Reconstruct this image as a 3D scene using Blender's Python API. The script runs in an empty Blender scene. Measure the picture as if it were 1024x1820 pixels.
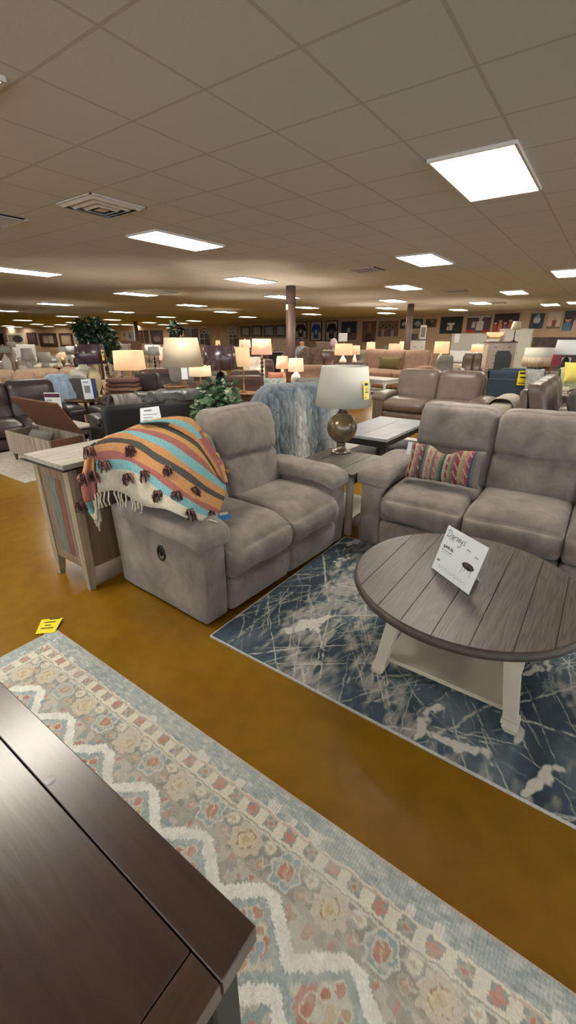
import bpy, bmesh, math, random
import numpy as np
from mathutils import Vector, Matrix, noise
random.seed(7)
PI = math.pi
SC = bpy.context.scene
COL = SC.collection

# ------------------------------------------------------------------ camera
FPX = 760.0
TH = math.atan(310 / FPX)
YAW = math.radians(35.5)
EYE = 1.7
CEIL = EYE + 1.21
fw = Vector((math.cos(YAW), math.sin(YAW), 0))
rt = Vector((math.sin(YAW), -math.cos(YAW), 0))
FV = fw * math.cos(TH) - Vector((0, 0, math.sin(TH)))
UV_ = fw * math.sin(TH) + Vector((0, 0, math.cos(TH)))
CAM = Vector((0, 0, EYE))
cd = bpy.data.cameras.new('camera')
co = bpy.data.objects.new('camera', cd)
COL.objects.link(co)
co.location = CAM
co.rotation_euler = (PI / 2 - TH, 0, YAW - PI / 2)
cd.sensor_fit = 'VERTICAL'
cd.sensor_height = 36
cd.lens = 36 * FPX / 1820
cd.clip_start = 0.02
cd.clip_end = 300
SC.camera = co


def ray(u, v):
    return FV * FPX + rt * (u - 512) - UV_ * (v - 910)


def at(u, v, z):
    d = ray(u, v)
    return CAM + d * ((z - EYE) / d.z)


def rp(u, v, d):                       # point seen at (u, v) at plan distance d ahead of the viewer
    r = ray(u, v)
    return CAM + r * (d / r.dot(fw))


# ------------------------------------------------------------------ materials
def lin(c):
    c = c / 255.0
    return c / 12.92 if c <= 0.04045 else ((c + 0.055) / 1.055) ** 2.4


def rgb(t):
    return (lin(t[0]), lin(t[1]), lin(t[2]), 1)


MC = {}


def mat(name, col, rough=0.7, metal=0.0, var=0.0, scale=6.0, bump=0.0, bscale=80.0, sheen=0.0,
        col2=None, stretch=None, emit=0.0, ecol=None, coat=0.0, spec=None, distort=0.0, detail=4):
    if name in MC:
        return MC[name]
    m = bpy.data.materials.new(name)
    m.use_nodes = True
    nt = m.node_tree
    b = nt.nodes['Principled BSDF']
    b.inputs['Roughness'].default_value = rough
    b.inputs['Metallic'].default_value = metal
    b.inputs['Base Color'].default_value = rgb(col)
    if spec is not None:
        b.inputs['Specular IOR Level'].default_value = spec
    if sheen:
        b.inputs['Sheen Weight'].default_value = sheen
        b.inputs['Sheen Roughness'].default_value = 0.5
    if coat:
        b.inputs['Coat Weight'].default_value = coat
        b.inputs['Coat Roughness'].default_value = 0.15
    tc = nt.nodes.new('ShaderNodeTexCoord')
    mp = nt.nodes.new('ShaderNodeMapping')
    nt.links.new(tc.outputs['Object'], mp.inputs[0])
    if stretch:
        mp.inputs['Scale'].default_value = stretch
    if var or col2:
        n = nt.nodes.new('ShaderNodeTexNoise')
        n.inputs['Scale'].default_value = scale
        n.inputs['Detail'].default_value = detail
        n.inputs['Roughness'].default_value = 0.6
        n.inputs['Distortion'].default_value = distort
        nt.links.new(mp.outputs[0], n.inputs['Vector'])
        r = nt.nodes.new('ShaderNodeValToRGB')
        r.color_ramp.elements[0].position = 0.3
        r.color_ramp.elements[1].position = 0.7
        c2 = col2 if col2 else tuple(max(0, x * (1 - var)) for x in col)
        c1 = col if col2 else tuple(min(255, x * (1 + var)) for x in col)
        r.color_ramp.elements[0].color = rgb(c2)
        r.color_ramp.elements[1].color = rgb(c1)
        nt.links.new(n.outputs['Fac'], r.inputs[0])
        nt.links.new(r.outputs[0], b.inputs['Base Color'])
    if bump:
        n2 = nt.nodes.new('ShaderNodeTexNoise')
        n2.inputs['Scale'].default_value = bscale
        n2.inputs['Detail'].default_value = 3
        nt.links.new(mp.outputs[0], n2.inputs['Vector'])
        bp = nt.nodes.new('ShaderNodeBump')
        bp.inputs['Strength'].default_value = bump
        bp.inputs['Distance'].default_value = 0.01
        nt.links.new(n2.outputs['Fac'], bp.inputs['Height'])
        nt.links.new(bp.outputs[0], b.inputs['Normal'])
    if emit:
        b.inputs['Emission Color'].default_value = rgb(ecol or col)
        b.inputs['Emission Strength'].default_value = emit
    MC[name] = m
    return m


def vcol_mat(name, rough=0.9, bump=0.3, bscale=300, sheen=0.0):
    m = bpy.data.materials.new(name)
    m.use_nodes = True
    nt = m.node_tree
    b = nt.nodes['Principled BSDF']
    b.inputs['Roughness'].default_value = rough
    b.inputs['Specular IOR Level'].default_value = 0.2
    if sheen:
        b.inputs['Sheen Weight'].default_value = sheen
    a = nt.nodes.new('ShaderNodeVertexColor')
    a.layer_name = 'pattern'
    nt.links.new(a.outputs[0], b.inputs['Base Color'])
    tc = nt.nodes.new('ShaderNodeTexCoord')
    n2 = nt.nodes.new('ShaderNodeTexNoise')
    n2.inputs['Scale'].default_value = bscale
    nt.links.new(tc.outputs['Object'], n2.inputs['Vector'])
    bp = nt.nodes.new('ShaderNodeBump')
    bp.inputs['Strength'].default_value = bump
    bp.inputs['Distance'].default_value = 0.005
    nt.links.new(n2.outputs['Fac'], bp.inputs['Height'])
    nt.links.new(bp.outputs[0], b.inputs['Normal'])
    return m


def wood(name, dark, light, axis='x', rough=0.45, scale=1.0, coat=0.0, bump=0.15, contrast=(0.1, 0.9), freq=9.0, mixf=0.55):
    """grain running along one object axis"""
    m = bpy.data.materials.new(name)
    m.use_nodes = True
    nt = m.node_tree
    b = nt.nodes['Principled BSDF']
    b.inputs['Roughness'].default_value = rough
    if coat:
        b.inputs['Coat Weight'].default_value = coat
        b.inputs['Coat Roughness'].default_value = 0.2
    tc = nt.nodes.new('ShaderNodeTexCoord')
    mp = nt.nodes.new('ShaderNodeMapping')
    s = {'x': (1.2, 14, 14), 'y': (14, 1.2, 14), 'z': (14, 14, 1.2)}[axis]
    mp.inputs['Scale'].default_value = tuple(v * scale for v in s)
    nt.links.new(tc.outputs['Object'], mp.inputs[0])
    n = nt.nodes.new('ShaderNodeTexNoise')
    n.inputs['Scale'].default_value = 1.1
    n.inputs['Detail'].default_value = 2
    n.inputs['Distortion'].default_value = 0.5
    nt.links.new(mp.outputs[0], n.inputs['Vector'])
    ml = nt.nodes.new('ShaderNodeMath')
    ml.operation = 'MULTIPLY'
    ml.inputs[1].default_value = freq
    nt.links.new(n.outputs['Fac'], ml.inputs[0])
    fr = nt.nodes.new('ShaderNodeMath')
    fr.operation = 'PINGPONG'
    fr.inputs[1].default_value = 1.0
    nt.links.new(ml.outputs[0], fr.inputs[0])
    n3 = nt.nodes.new('ShaderNodeTexNoise')
    n3.inputs['Scale'].default_value = 9
    n3.inputs['Detail'].default_value = 4
    nt.links.new(mp.outputs[0], n3.inputs['Vector'])
    mx = nt.nodes.new('ShaderNodeMix')
    mx.data_type = 'FLOAT'
    mx.inputs['Factor'].default_value = mixf
    nt.links.new(fr.outputs[0], mx.inputs[2])
    nt.links.new(n3.outputs['Fac'], mx.inputs[3])
    r = nt.nodes.new('ShaderNodeValToRGB')
    r.color_ramp.elements[0].position = contrast[0]
    r.color_ramp.elements[1].position = contrast[1]
    r.color_ramp.elements[0].color = rgb(dark)
    r.color_ramp.elements[1].color = rgb(light)
    nt.links.new(mx.outputs[0], r.inputs[0])
    nt.links.new(r.outputs[0], b.inputs['Base Color'])
    bp = nt.nodes.new('ShaderNodeBump')
    bp.inputs['Strength'].default_value = bump
    bp.inputs['Distance'].default_value = 0.003
    nt.links.new(mx.outputs[0], bp.inputs['Height'])
    nt.links.new(bp.outputs[0], b.inputs['Normal'])
    return m


# ------------------------------------------------------------------ mesh building
class MB:
    def __init__(s):
        s.bm = bmesh.new()

    def _fin(s, faces, mi, smooth):
        for f in faces:
            f.material_index = mi
            f.smooth = smooth

    def box(s, c, size, bev=0.0, mi=0, rot=None, seg=1):
        r = bmesh.ops.create_cube(s.bm, size=1.0)
        vs = r['verts']
        for v in vs:
            v.co = Vector((v.co.x * size[0], v.co.y * size[1], v.co.z * size[2]))
        fs = list({f for v in vs for f in v.link_faces})
        if bev > 0:
            es = list({e for v in vs for e in v.link_edges})
            rr = bmesh.ops.bevel(s.bm, geom=es, offset=min(bev, 0.45 * min(size)), segments=seg, affect='EDGES', profile=0.5)
            vs = list({v for f in rr['faces'] for v in f.verts})
            fs = list({f for v in vs for f in v.link_faces})
        M = Matrix.Translation(Vector(c))
        if rot is not None:
            M = M @ rot.to_4x4()
        for v in vs:
            v.co = M @ v.co
        s._fin(fs, mi, False)
        return s

    def prism(s, pts, vec, mi=0, smooth=False):
        """polygon pts (3d) extruded by vec"""
        vec = Vector(vec)
        a = [s.bm.verts.new(Vector(p)) for p in pts]
        b = [s.bm.verts.new(Vector(p) + vec) for p in pts]
        n = len(a)
        fs = [s.bm.faces.new(a), s.bm.faces.new(list(reversed(b)))]
        for i in range(n):
            fs.append(s.bm.faces.new((a[i], b[i], b[(i + 1) % n], a[(i + 1) % n])))
        s._fin(fs, mi, smooth)
        return s

    def poly(s, pts, mi=0):
        f = s.bm.faces.new([s.bm.verts.new(Vector(p)) for p in pts])
        s._fin([f], mi, False)
        return s

    def lathe(s, prof, c=(0, 0, 0), seg=24, mi=0, closed=False, smooth=True, sx=1.0, sy=1.0, square=0.0):
        c = Vector(c)
        rings = []
        for (r, z) in prof:
            ring = []
            for k in range(seg):
                a = 2 * PI * k / seg
                ca, sa = math.cos(a), math.sin(a)
                q = 1.0
                if square:
                    p = 2 + 10 * square
                    q = (abs(ca) ** p + abs(sa) ** p) ** (-1 / p)
                ring.append(s.bm.verts.new(c + Vector((r * q * ca * sx, r * q * sa * sy, z))))
            rings.append(ring)
        fs = []
        m = len(rings)
        for i in range(m if closed else m - 1):
            a, b = rings[i], rings[(i + 1) % m]
            for k in range(seg):
                fs.append(s.bm.faces.new((a[k], a[(k + 1) % seg], b[(k + 1) % seg], b[k])))
        if not closed:
            if prof[0][0] > 1e-5:
                fs.append(s.bm.faces.new(list(reversed(rings[0]))))
            if prof[-1][0] > 1e-5:
                fs.append(s.bm.faces.new(rings[-1]))
        s._fin(fs, mi, smooth)
        return s

    def tube(s, path, r, seg=6, mi=0, smooth=True):
        path = [Vector(p) for p in path]
        rings = []
        n = len(path)
        for i, p in enumerate(path):
            d = path[min(i + 1, n - 1)] - path[max(i - 1, 0)]
            if d.length < 1e-7:
                d = Vector((0, 0, 1))
            d.normalize()
            up = Vector((0, 0, 1)) if abs(d.z) < 0.9 else Vector((1, 0, 0))
            e1 = d.cross(up).normalized()
            e2 = d.cross(e1)
            rr = r[i] if isinstance(r, (list, tuple)) else r
            rings.append([s.bm.verts.new(p + (e1 * math.cos(2 * PI * k / seg) + e2 * math.sin(2 * PI * k / seg)) * rr) for k in range(seg)])
        fs = []
        for a, b in zip(rings, rings[1:]):
            for k in range(seg):
                fs.append(s.bm.faces.new((a[k], b[k], b[(k + 1) % seg], a[(k + 1) % seg])))
        fs.append(s.bm.faces.new(rings[0]))
        fs.append(s.bm.faces.new(list(reversed(rings[-1]))))
        s._fin(fs, mi, smooth)
        return s

    def soft(s, c, size, r=0.06, n=8, fn=None, mi=0, rot=None):
        """rounded cushion box; fn(nx,ny,nz,co) bends it (n* run -1..1)"""
        h = Vector(size) / 2
        r = min(r, 0.98 * min(h))
        key = {}
        c = Vector(c)

        def mapv(i):
            t = -1 + 2 * i / n
            return math.sin(t * PI / 2) * 0.6 + t * 0.4

        def vert(p):
            k = (round(p[0], 4), round(p[1], 4), round(p[2], 4))
            if k in key:
                return key[k]
            q = Vector((p[0] * h.x, p[1] * h.y, p[2] * h.z))
            inn = Vector((max(-h.x + r, min(h.x - r, q.x)), max(-h.y + r, min(h.y - r, q.y)), max(-h.z + r, min(h.z - r, q.z))))
            d = q - inn
            if d.length > 1e-9:
                q = inn + d.normalized() * r
            if fn:
                q = Vector(fn(p[0], p[1], p[2], q))
            if rot is not None:
                q = rot @ q
            v = s.bm.verts.new(q + c)
            key[k] = v
            return v
        fs = []
        T = [mapv(i) for i in range(n + 1)]
        for ax in range(3):
            for sg in (-1, 1):
                for i in range(n):
                    for j in range(n):
                        ps = []
                        for (a, b) in ((T[i], T[j]), (T[i + 1], T[j]), (T[i + 1], T[j + 1]), (T[i], T[j + 1])):
                            p = [0, 0, 0]
                            p[ax] = sg
                            p[(ax + 1) % 3] = a
                            p[(ax + 2) % 3] = b
                            ps.append(vert(p))
                        if sg < 0:
                            ps.reverse()
                        fs.append(s.bm.faces.new(ps))
        s._fin(fs, mi, True)
        return s

    def sheet(s, G, thick=0.01, mif=None, smooth=True):
        """G[i][j] points -> thick cloth; mif(i,j) gives the material slot"""
        ni, nj = len(G), len(G[0])
        P = [[Vector(p) for p in row] for row in G]
        N = []
        for i in range(ni):
            row = []
            for j in range(nj):
                a = P[min(i + 1, ni - 1)][j] - P[max(i - 1, 0)][j]
                b = P[i][min(j + 1, nj - 1)] - P[i][max(j - 1, 0)]
                nn = a.cross(b)
                row.append(nn.normalized() if nn.length > 1e-9 else Vector((0, 0, 1)))
            N.append(row)
        A = [[s.bm.verts.new(P[i][j] + N[i][j] * thick / 2) for j in range(nj)] for i in range(ni)]
        B = [[s.bm.verts.new(P[i][j] - N[i][j] * thick / 2) for j in range(nj)] for i in range(ni)]
        for i in range(ni - 1):
            for j in range(nj - 1):
                m = mif(i, j) if mif else 0
                f = s.bm.faces.new((A[i][j], A[i + 1][j], A[i + 1][j + 1], A[i][j + 1]))
                g = s.bm.faces.new((B[i][j], B[i][j + 1], B[i + 1][j + 1], B[i + 1][j]))
                s._fin([f, g], m, smooth)
        for i in range(ni - 1):
            for j in (0, nj - 1):
                m = mif(i, min(j, nj - 2)) if mif else 0
                q = (A[i][j], B[i][j], B[i + 1][j], A[i + 1][j])
                s._fin([s.bm.faces.new(q if j == 0 else tuple(reversed(q)))], m, smooth)
        for j in range(nj - 1):
            for i in (0, ni - 1):
                m = mif(min(i, ni - 2), j) if mif else 0
                q = (A[i][j], A[i][j + 1], B[i][j + 1], B[i][j])
                s._fin([s.bm.faces.new(q if i == 0 else tuple(reversed(q)))], m, smooth)
        return s

    def build(s, name, mats, parent=None, loc=(0, 0, 0), rz=0.0, recalc=True):
        if recalc:
            bmesh.ops.recalc_face_normals(s.bm, faces=s.bm.faces)
        me = bpy.data.meshes.new(name)
        s.bm.to_mesh(me)
        s.bm.free()
        if not isinstance(mats, (list, tuple)):
            mats = [mats]
        for m in mats:
            me.materials.append(m)
        o = bpy.data.objects.new(name, me)
        COL.objects.link(o)
        o.location = loc
        o.rotation_euler = (0, 0, rz)
        if parent:
            o.parent = parent
        return o


def tag(o, label, cat, group=None):
    o['label'] = label
    o['category'] = cat
    if group:
        o['group'] = group
    return o


def thing(name, label, cat, loc=(0, 0, 0), rz=0.0, group=None):
    o = bpy.data.objects.new(name, None)
    o.empty_display_size = 0.1
    COL.objects.link(o)
    o.location = loc
    o.rotation_euler = (0, 0, rz)
    return tag(o, label, cat, group)


def structure(o):
    o['kind'] = 'structure'
    return o


def grid_obj(name, xs, ys, z, colf, m, parent=None, thick=0.012, zf=None):
    """a rug: a dense sheet of knots with a woven colour per knot"""
    nx, ny = len(xs), len(ys)
    X, Y = np.meshgrid(xs, ys, indexing='ij')
    C = colf(X, Y)
    Z = np.full_like(X, z + thick)
    if zf is not None:
        Z = Z + zf(X, Y)
    top = np.stack([X, Y, Z], -1).reshape(-1, 3)
    # skirt
    ring = [(i, 0) for i in range(nx)] + [(nx - 1, j) for j in range(1, ny)] + [(i, ny - 1) for i in range(nx - 2, -1, -1)] + [(0, j) for j in range(ny - 2, 0, -1)]
    ridx = [i * ny + j for i, j in ring]
    low = top[ridx].copy()
    low[:, 2] = z
    verts = np.concatenate([top, low])
    idx = np.arange(nx * ny).reshape(nx, ny)
    quads = np.stack([idx[:-1, :-1], idx[1:, :-1], idx[1:, 1:], idx[:-1, 1:]], -1).reshape(-1, 4)
    n0 = nx * ny
    k = np.arange(len(ring))
    sk = np.stack([np.array(ridx), n0 + k, n0 + (k + 1) % len(ring), np.array(ridx)[(k + 1) % len(ring)]], -1)
    faces = np.concatenate([quads, sk])
    me = bpy.data.meshes.new(name)
    me.from_pydata(verts.tolist(), [], faces.tolist())
    at_ = me.color_attributes.new('pattern', 'FLOAT_COLOR', 'POINT')
    cc = np.ones((len(verts), 4), dtype=np.float32)
    cc[:n0, :3] = C.reshape(-1, 3)
    cc[n0:, :3] = C.reshape(-1, 3)[ridx]
    at_.data.foreach_set('color', cc.ravel())
    me.materials.append(m)
    o = bpy.data.objects.new(name, me)
    COL.objects.link(o)
    if parent:
        o.parent = parent
    return o


def nlin(c):
    c = np.array(c, dtype=np.float64) / 255.0
    return np.where(c <= 0.04045, c / 12.92, ((c + 0.055) / 1.055) ** 2.4)


def vnoise(X, Y, s, seed=0):
    """smooth value noise on arrays"""
    rs = np.random.RandomState(seed)
    T = rs.rand(256, 256)
    x = X * s + 100
    y = Y * s + 100
    xi = np.floor(x).astype(int)
    yi = np.floor(y).astype(int)
    fx = x - xi
    fy = y - yi
    fx = fx * fx * (3 - 2 * fx)
    fy = fy * fy * (3 - 2 * fy)
    a = T[xi % 256, yi % 256]
    b = T[(xi + 1) % 256, yi % 256]
    c = T[xi % 256, (yi + 1) % 256]
    d = T[(xi + 1) % 256, (yi + 1) % 256]
    return (a * (1 - fx) + b * fx) * (1 - fy) + (c * (1 - fx) + d * fx) * fy


def text_part(name, body, size, parent, M, m, shear=0.0, align='LEFT', extrude=0.0003, bold=0.0):
    cu = bpy.data.curves.new(name, 'FONT')
    cu.body = body
    cu.size = size
    cu.shear = shear
    cu.align_x = align
    cu.extrude = extrude
    cu.offset = bold
    cu.resolution_u = 3
    ob = bpy.data.objects.new('tmp_text', cu)
    me = bpy.data.meshes.new_from_object(ob)
    bpy.data.objects.remove(ob)
    me.name = name
    me.materials.clear()
    me.materials.append(m)
    me.transform(M)
    o = bpy.data.objects.new(name, me)
    COL.objects.link(o)
    o.parent = parent
    return o


def cat_rom(pts, n):
    pts = [np.array(p, dtype=float) for p in pts]
    d = [0]
    for a, b in zip(pts, pts[1:]):
        d.append(d[-1] + np.linalg.norm(b - a))
    d = np.array(d)
    P = np.array(pts)
    t = np.linspace(0, d[-1], n)
    out = []
    for tt in t:
        i = min(max(np.searchsorted(d, tt) - 1, 0), len(pts) - 2)
        h = (tt - d[i]) / max(d[i + 1] - d[i], 1e-9)
        p0 = P[max(i - 1, 0)]
        p1 = P[i]
        p2 = P[i + 1]
        p3 = P[min(i + 2, len(pts) - 1)]
        out.append(0.5 * ((2 * p1) + (-p0 + p2) * h + (2 * p0 - 5 * p1 + 4 * p2 - p3) * h * h + (-p0 + 3 * p1 - 3 * p2 + p3) * h ** 3))
    return out


# ------------------------------------------------------------------ palette
SUEDE = mat('taupe_suede', (127, 118, 111), 0.95, var=0.16, scale=5, bump=0.25, bscale=60, sheen=0.25, spec=0.15, detail=6, distort=0.4)
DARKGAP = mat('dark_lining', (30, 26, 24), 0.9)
BLACKPL = mat('black_plastic', (22, 22, 23), 0.4)
CREAM = mat('cream_paint', (190, 182, 165), 0.55, var=0.04, scale=5, bump=0.05)
GREYWOOD = wood('grey_brown_wood', (66, 62, 57), (110, 106, 99), 'x', rough=0.42, bump=0.25, freq=16.0, mixf=0.6)
GREYEDGE = mat('grey_brown_edge', (72, 65, 58), 0.5, var=0.1, scale=20)
YEL = mat('yellow_paper', (236, 222, 40), 0.7)
INK = mat('dark_ink', (40, 40, 44), 0.8)
GREYINK = mat('grey_ink', (130, 132, 136), 0.8)
WHITEP = mat('white_paper', (226, 228, 230), 0.6)
BRASS = mat('aged_brass', (150, 120, 70), 0.35, metal=0.8)
BLACKM = mat('black_metal', (24, 23, 22), 0.45, metal=0.3)
WHITEC = mat('white_ceramic', (225, 222, 215), 0.25)
WHITEW = mat('white_painted_wood', (214, 212, 206), 0.5)
DKWOOD = wood('dark_walnut', (50, 34, 28), (72, 52, 43), 'y', rough=0.3, coat=0.5, bump=0.12, freq=7.0, mixf=0.7)
DKWOODX = wood('dark_walnut_end', (52, 36, 29), (86, 62, 51), 'x', rough=0.33, coat=0.4, bump=0.12, freq=6.0, mixf=0.7)
BROWNW = wood('brown_wood', (82, 56, 40), (120, 86, 62), 'x', rough=0.45)
LBROWN = mat('brown_leather', (92, 70, 62), 0.38, var=0.08, scale=8, bump=0.12, bscale=40)
LPLUM = mat('dark_plum_leather', (62, 52, 55), 0.35, var=0.08, scale=8, bump=0.1, bscale=40)
LTAUPE = mat('taupe_leather', (112, 97, 88), 0.38, var=0.07, scale=6, bump=0.12, bscale=40)
LBLACK = mat('black_leather', (26, 25, 27), 0.4, bump=0.1, bscale=40)
TANF = mat('tan_fabric', (168, 146, 126), 0.95, var=0.06, scale=9, bump=0.15)
PINKTAN = mat('rose_tan_fabric', (160, 130, 112), 0.9, var=0.06, scale=9, bump=0.15)
GREYF = mat('grey_fabric', (128, 124, 118), 0.95, var=0.08, scale=9, bump=0.15)
NAVY = mat('navy_fabric', (48, 64, 80), 0.8, var=0.06, scale=9)
PALEF = mat('pale_linen_fabric', (205, 198, 184), 0.95, var=0.05, scale=9, bump=0.15)
SHADE_OFF = mat('unlit_linen_shade', (192, 190, 179), 0.9, bump=0.08, bscale=200)
LIT = mat('glowing_shade', (240, 205, 160), 0.9, emit=0.55, ecol=(255, 210, 160))
LITP = mat('glowing_pink_shade', (245, 190, 160), 0.9, emit=0.55, ecol=(255, 190, 150))
LITW = mat('glowing_cream_shade', (245, 225, 190), 0.9, emit=0.55, ecol=(255, 222, 180))
WRAPP = mat('purple_wrapped_shade', (96, 72, 82), 0.25, col2=(50, 36, 46), stretch=(7, 7, 0.7), scale=2.5, spec=0.8)
# ================================================================== THE SETTING
def floor_mat():
    m = bpy.data.materials.new('stained_concrete')
    m.use_nodes = True
    nt = m.node_tree
    b = nt.nodes['Principled BSDF']
    tc = nt.nodes.new('ShaderNodeTexCoord')
    n = nt.nodes.new('ShaderNodeTexNoise')
    n.inputs['Scale'].default_value = 0.55
    n.inputs['Detail'].default_value = 7
    n.inputs['Roughness'].default_value = 0.55
    n.inputs['Distortion'].default_value = 0.5
    nt.links.new(tc.outputs['Object'], n.inputs['Vector'])
    r = nt.nodes.new('ShaderNodeValToRGB')
    e = r.color_ramp.elements
    e[0].position = 0.30
    e[0].color = rgb((120, 80, 24))
    e[1].position = 0.72
    e[1].color = rgb((144, 114, 40))
    k = e.new(0.5)
    k.color = rgb((134, 98, 20))
    nt.links.new(n.outputs['Fac'], r.inputs[0])
    n2 = nt.nodes.new('ShaderNodeTexNoise')
    n2.inputs['Scale'].default_value = 9
    n2.inputs['Detail'].default_value = 6
    nt.links.new(tc.outputs['Object'], n2.inputs['Vector'])
    mx = nt.nodes.new('ShaderNodeMix')
    mx.data_type = 'RGBA'
    mx.blend_type = 'OVERLAY'
    mx.inputs['Factor'].default_value = 0.25
    nt.links.new(r.outputs[0], mx.inputs[6])
    nt.links.new(n2.outputs['Fac'], mx.inputs[7])
    nt.links.new(mx.outputs[2], b.inputs['Base Color'])
    b.inputs['Roughness'].default_value = 0.22
    b.inputs['Specular IOR Level'].default_value = 0.45
    bp = nt.nodes.new('ShaderNodeBump')
    bp.inputs['Strength'].default_value = 0.05
    bp.inputs['Distance'].default_value = 0.02
    nt.links.new(n2.outputs['Fac'], bp.inputs['Height'])
    nt.links.new(bp.outputs[0], b.inputs['Normal'])
    return m


def ceil_mat():
    m = bpy.data.materials.new('ceiling_tile')
    m.use_nodes = True
    nt = m.node_tree
    b = nt.nodes['Principled BSDF']
    b.inputs['Roughness'].default_value = 0.9
    tc = nt.nodes.new('ShaderNodeTexCoord')
    sp = nt.nodes.new('ShaderNodeSeparateXYZ')
    nt.links.new(tc.outputs['Object'], sp.inputs[0])
    outs = []
    for ax, off in ((0, 1.517), (1, 0.835)):
        a = nt.nodes.new('ShaderNodeMath')
        a.operation = 'ADD'
        a.inputs[1].default_value = 61.1 - off
        nt.links.new(sp.outputs[ax], a.inputs[0])
        w = nt.nodes.new('ShaderNodeMath')
        w.operation = 'PINGPONG'
        w.inputs[1].default_value = 0.611 / 2
        nt.links.new(a.outputs[0], w.inputs[0])
        l = nt.nodes.new('ShaderNodeMath')
        l.operation = 'LESS_THAN'
        l.inputs[1].default_value = 0.0105
        nt.links.new(w.outputs[0], l.inputs[0])
        outs.append(l)
    mx = nt.nodes.new('ShaderNodeMath')
    mx.operation = 'MAXIMUM'
    nt.links.new(outs[0].outputs[0], mx.inputs[0])
    nt.links.new(outs[1].outputs[0], mx.inputs[1])
    n2 = nt.nodes.new('ShaderNodeTexNoise')
    n2.inputs['Scale'].default_value = 90
    nt.links.new(tc.outputs['Object'], n2.inputs['Vector'])
    mc = nt.nodes.new('ShaderNodeMix')
    mc.data_type = 'RGBA'
    nt.links.new(mx.outputs[0], mc.inputs['Factor'])
    mc.inputs[6].default_value = rgb((202, 207, 211))
    mc.inputs[7].default_value = rgb((182, 184, 185))
    nt.links.new(mc.outputs[2], b.inputs['Base Color'])
    sb = nt.nodes.new('ShaderNodeMath')
    sb.operation = 'MULTIPLY_ADD'
    nt.links.new(mx.outputs[0], sb.inputs[0])
    sb.inputs[1].default_value = -1.0
    nt.links.new(n2.outputs['Fac'], sb.inputs[2])
    bp = nt.nodes.new('ShaderNodeBump')
    bp.inputs['Strength'].default_value = 0.2
    bp.inputs['Distance'].default_value = 0.004
    nt.links.new(sb.outputs[0], bp.inputs['Height'])
    nt.links.new(bp.outputs[0], b.inputs['Normal'])
    return m


P1 = at(395, 577, CEIL)
P2 = at(-45, 582.5, CEIL)
P0 = Vector((23.0, -3.0, CEIL))
PA = P0 + (P0 - P1).normalized() * 6.0
corners = [Vector((-7, PA.y, 0)), Vector((PA.x, PA.y, 0)), Vector((P1.x, P1.y, 0)), Vector((P2.x, P2.y, 0)), Vector((-7, P2.y + 4, 0))]
mb = MB()
mb.prism([(c.x, c.y, -0.12) for c in corners], (0, 0, 0.12))
structure(mb.build('floor', floor_mat()))
mb = MB()
mb.prism([(c.x, c.y, CEIL) for c in corners], (0, 0, 0.12))
structure(mb.build('ceiling', ceil_mat()))
WALLM = mat('tan_wall_paint', (196, 170, 142), 0.9, var=0.03, scale=2, bump=0.05)
GLASS = bpy.data.materials.new('window_glass')
GLASS.use_nodes = True
_nt = GLASS.node_tree
_nt.nodes.remove(_nt.nodes['Principled BSDF'])
_t = _nt.nodes.new('ShaderNodeBsdfTransparent')
_t.inputs[0].default_value = (0.93, 0.95, 0.95, 1)
_g = _nt.nodes.new('ShaderNodeBsdfGlossy')
_g.inputs['Roughness'].default_value = 0.02
_m = _nt.nodes.new('ShaderNodeMixShader')
_m.inputs[0].default_value = 0.06
_nt.links.new(_t.outputs[0], _m.inputs[1])
_nt.links.new(_g.outputs[0], _m.inputs[2])
_nt.links.new(_m.outputs[0], _nt.nodes['Material Output'].inputs[0])
wn = 0
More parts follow.
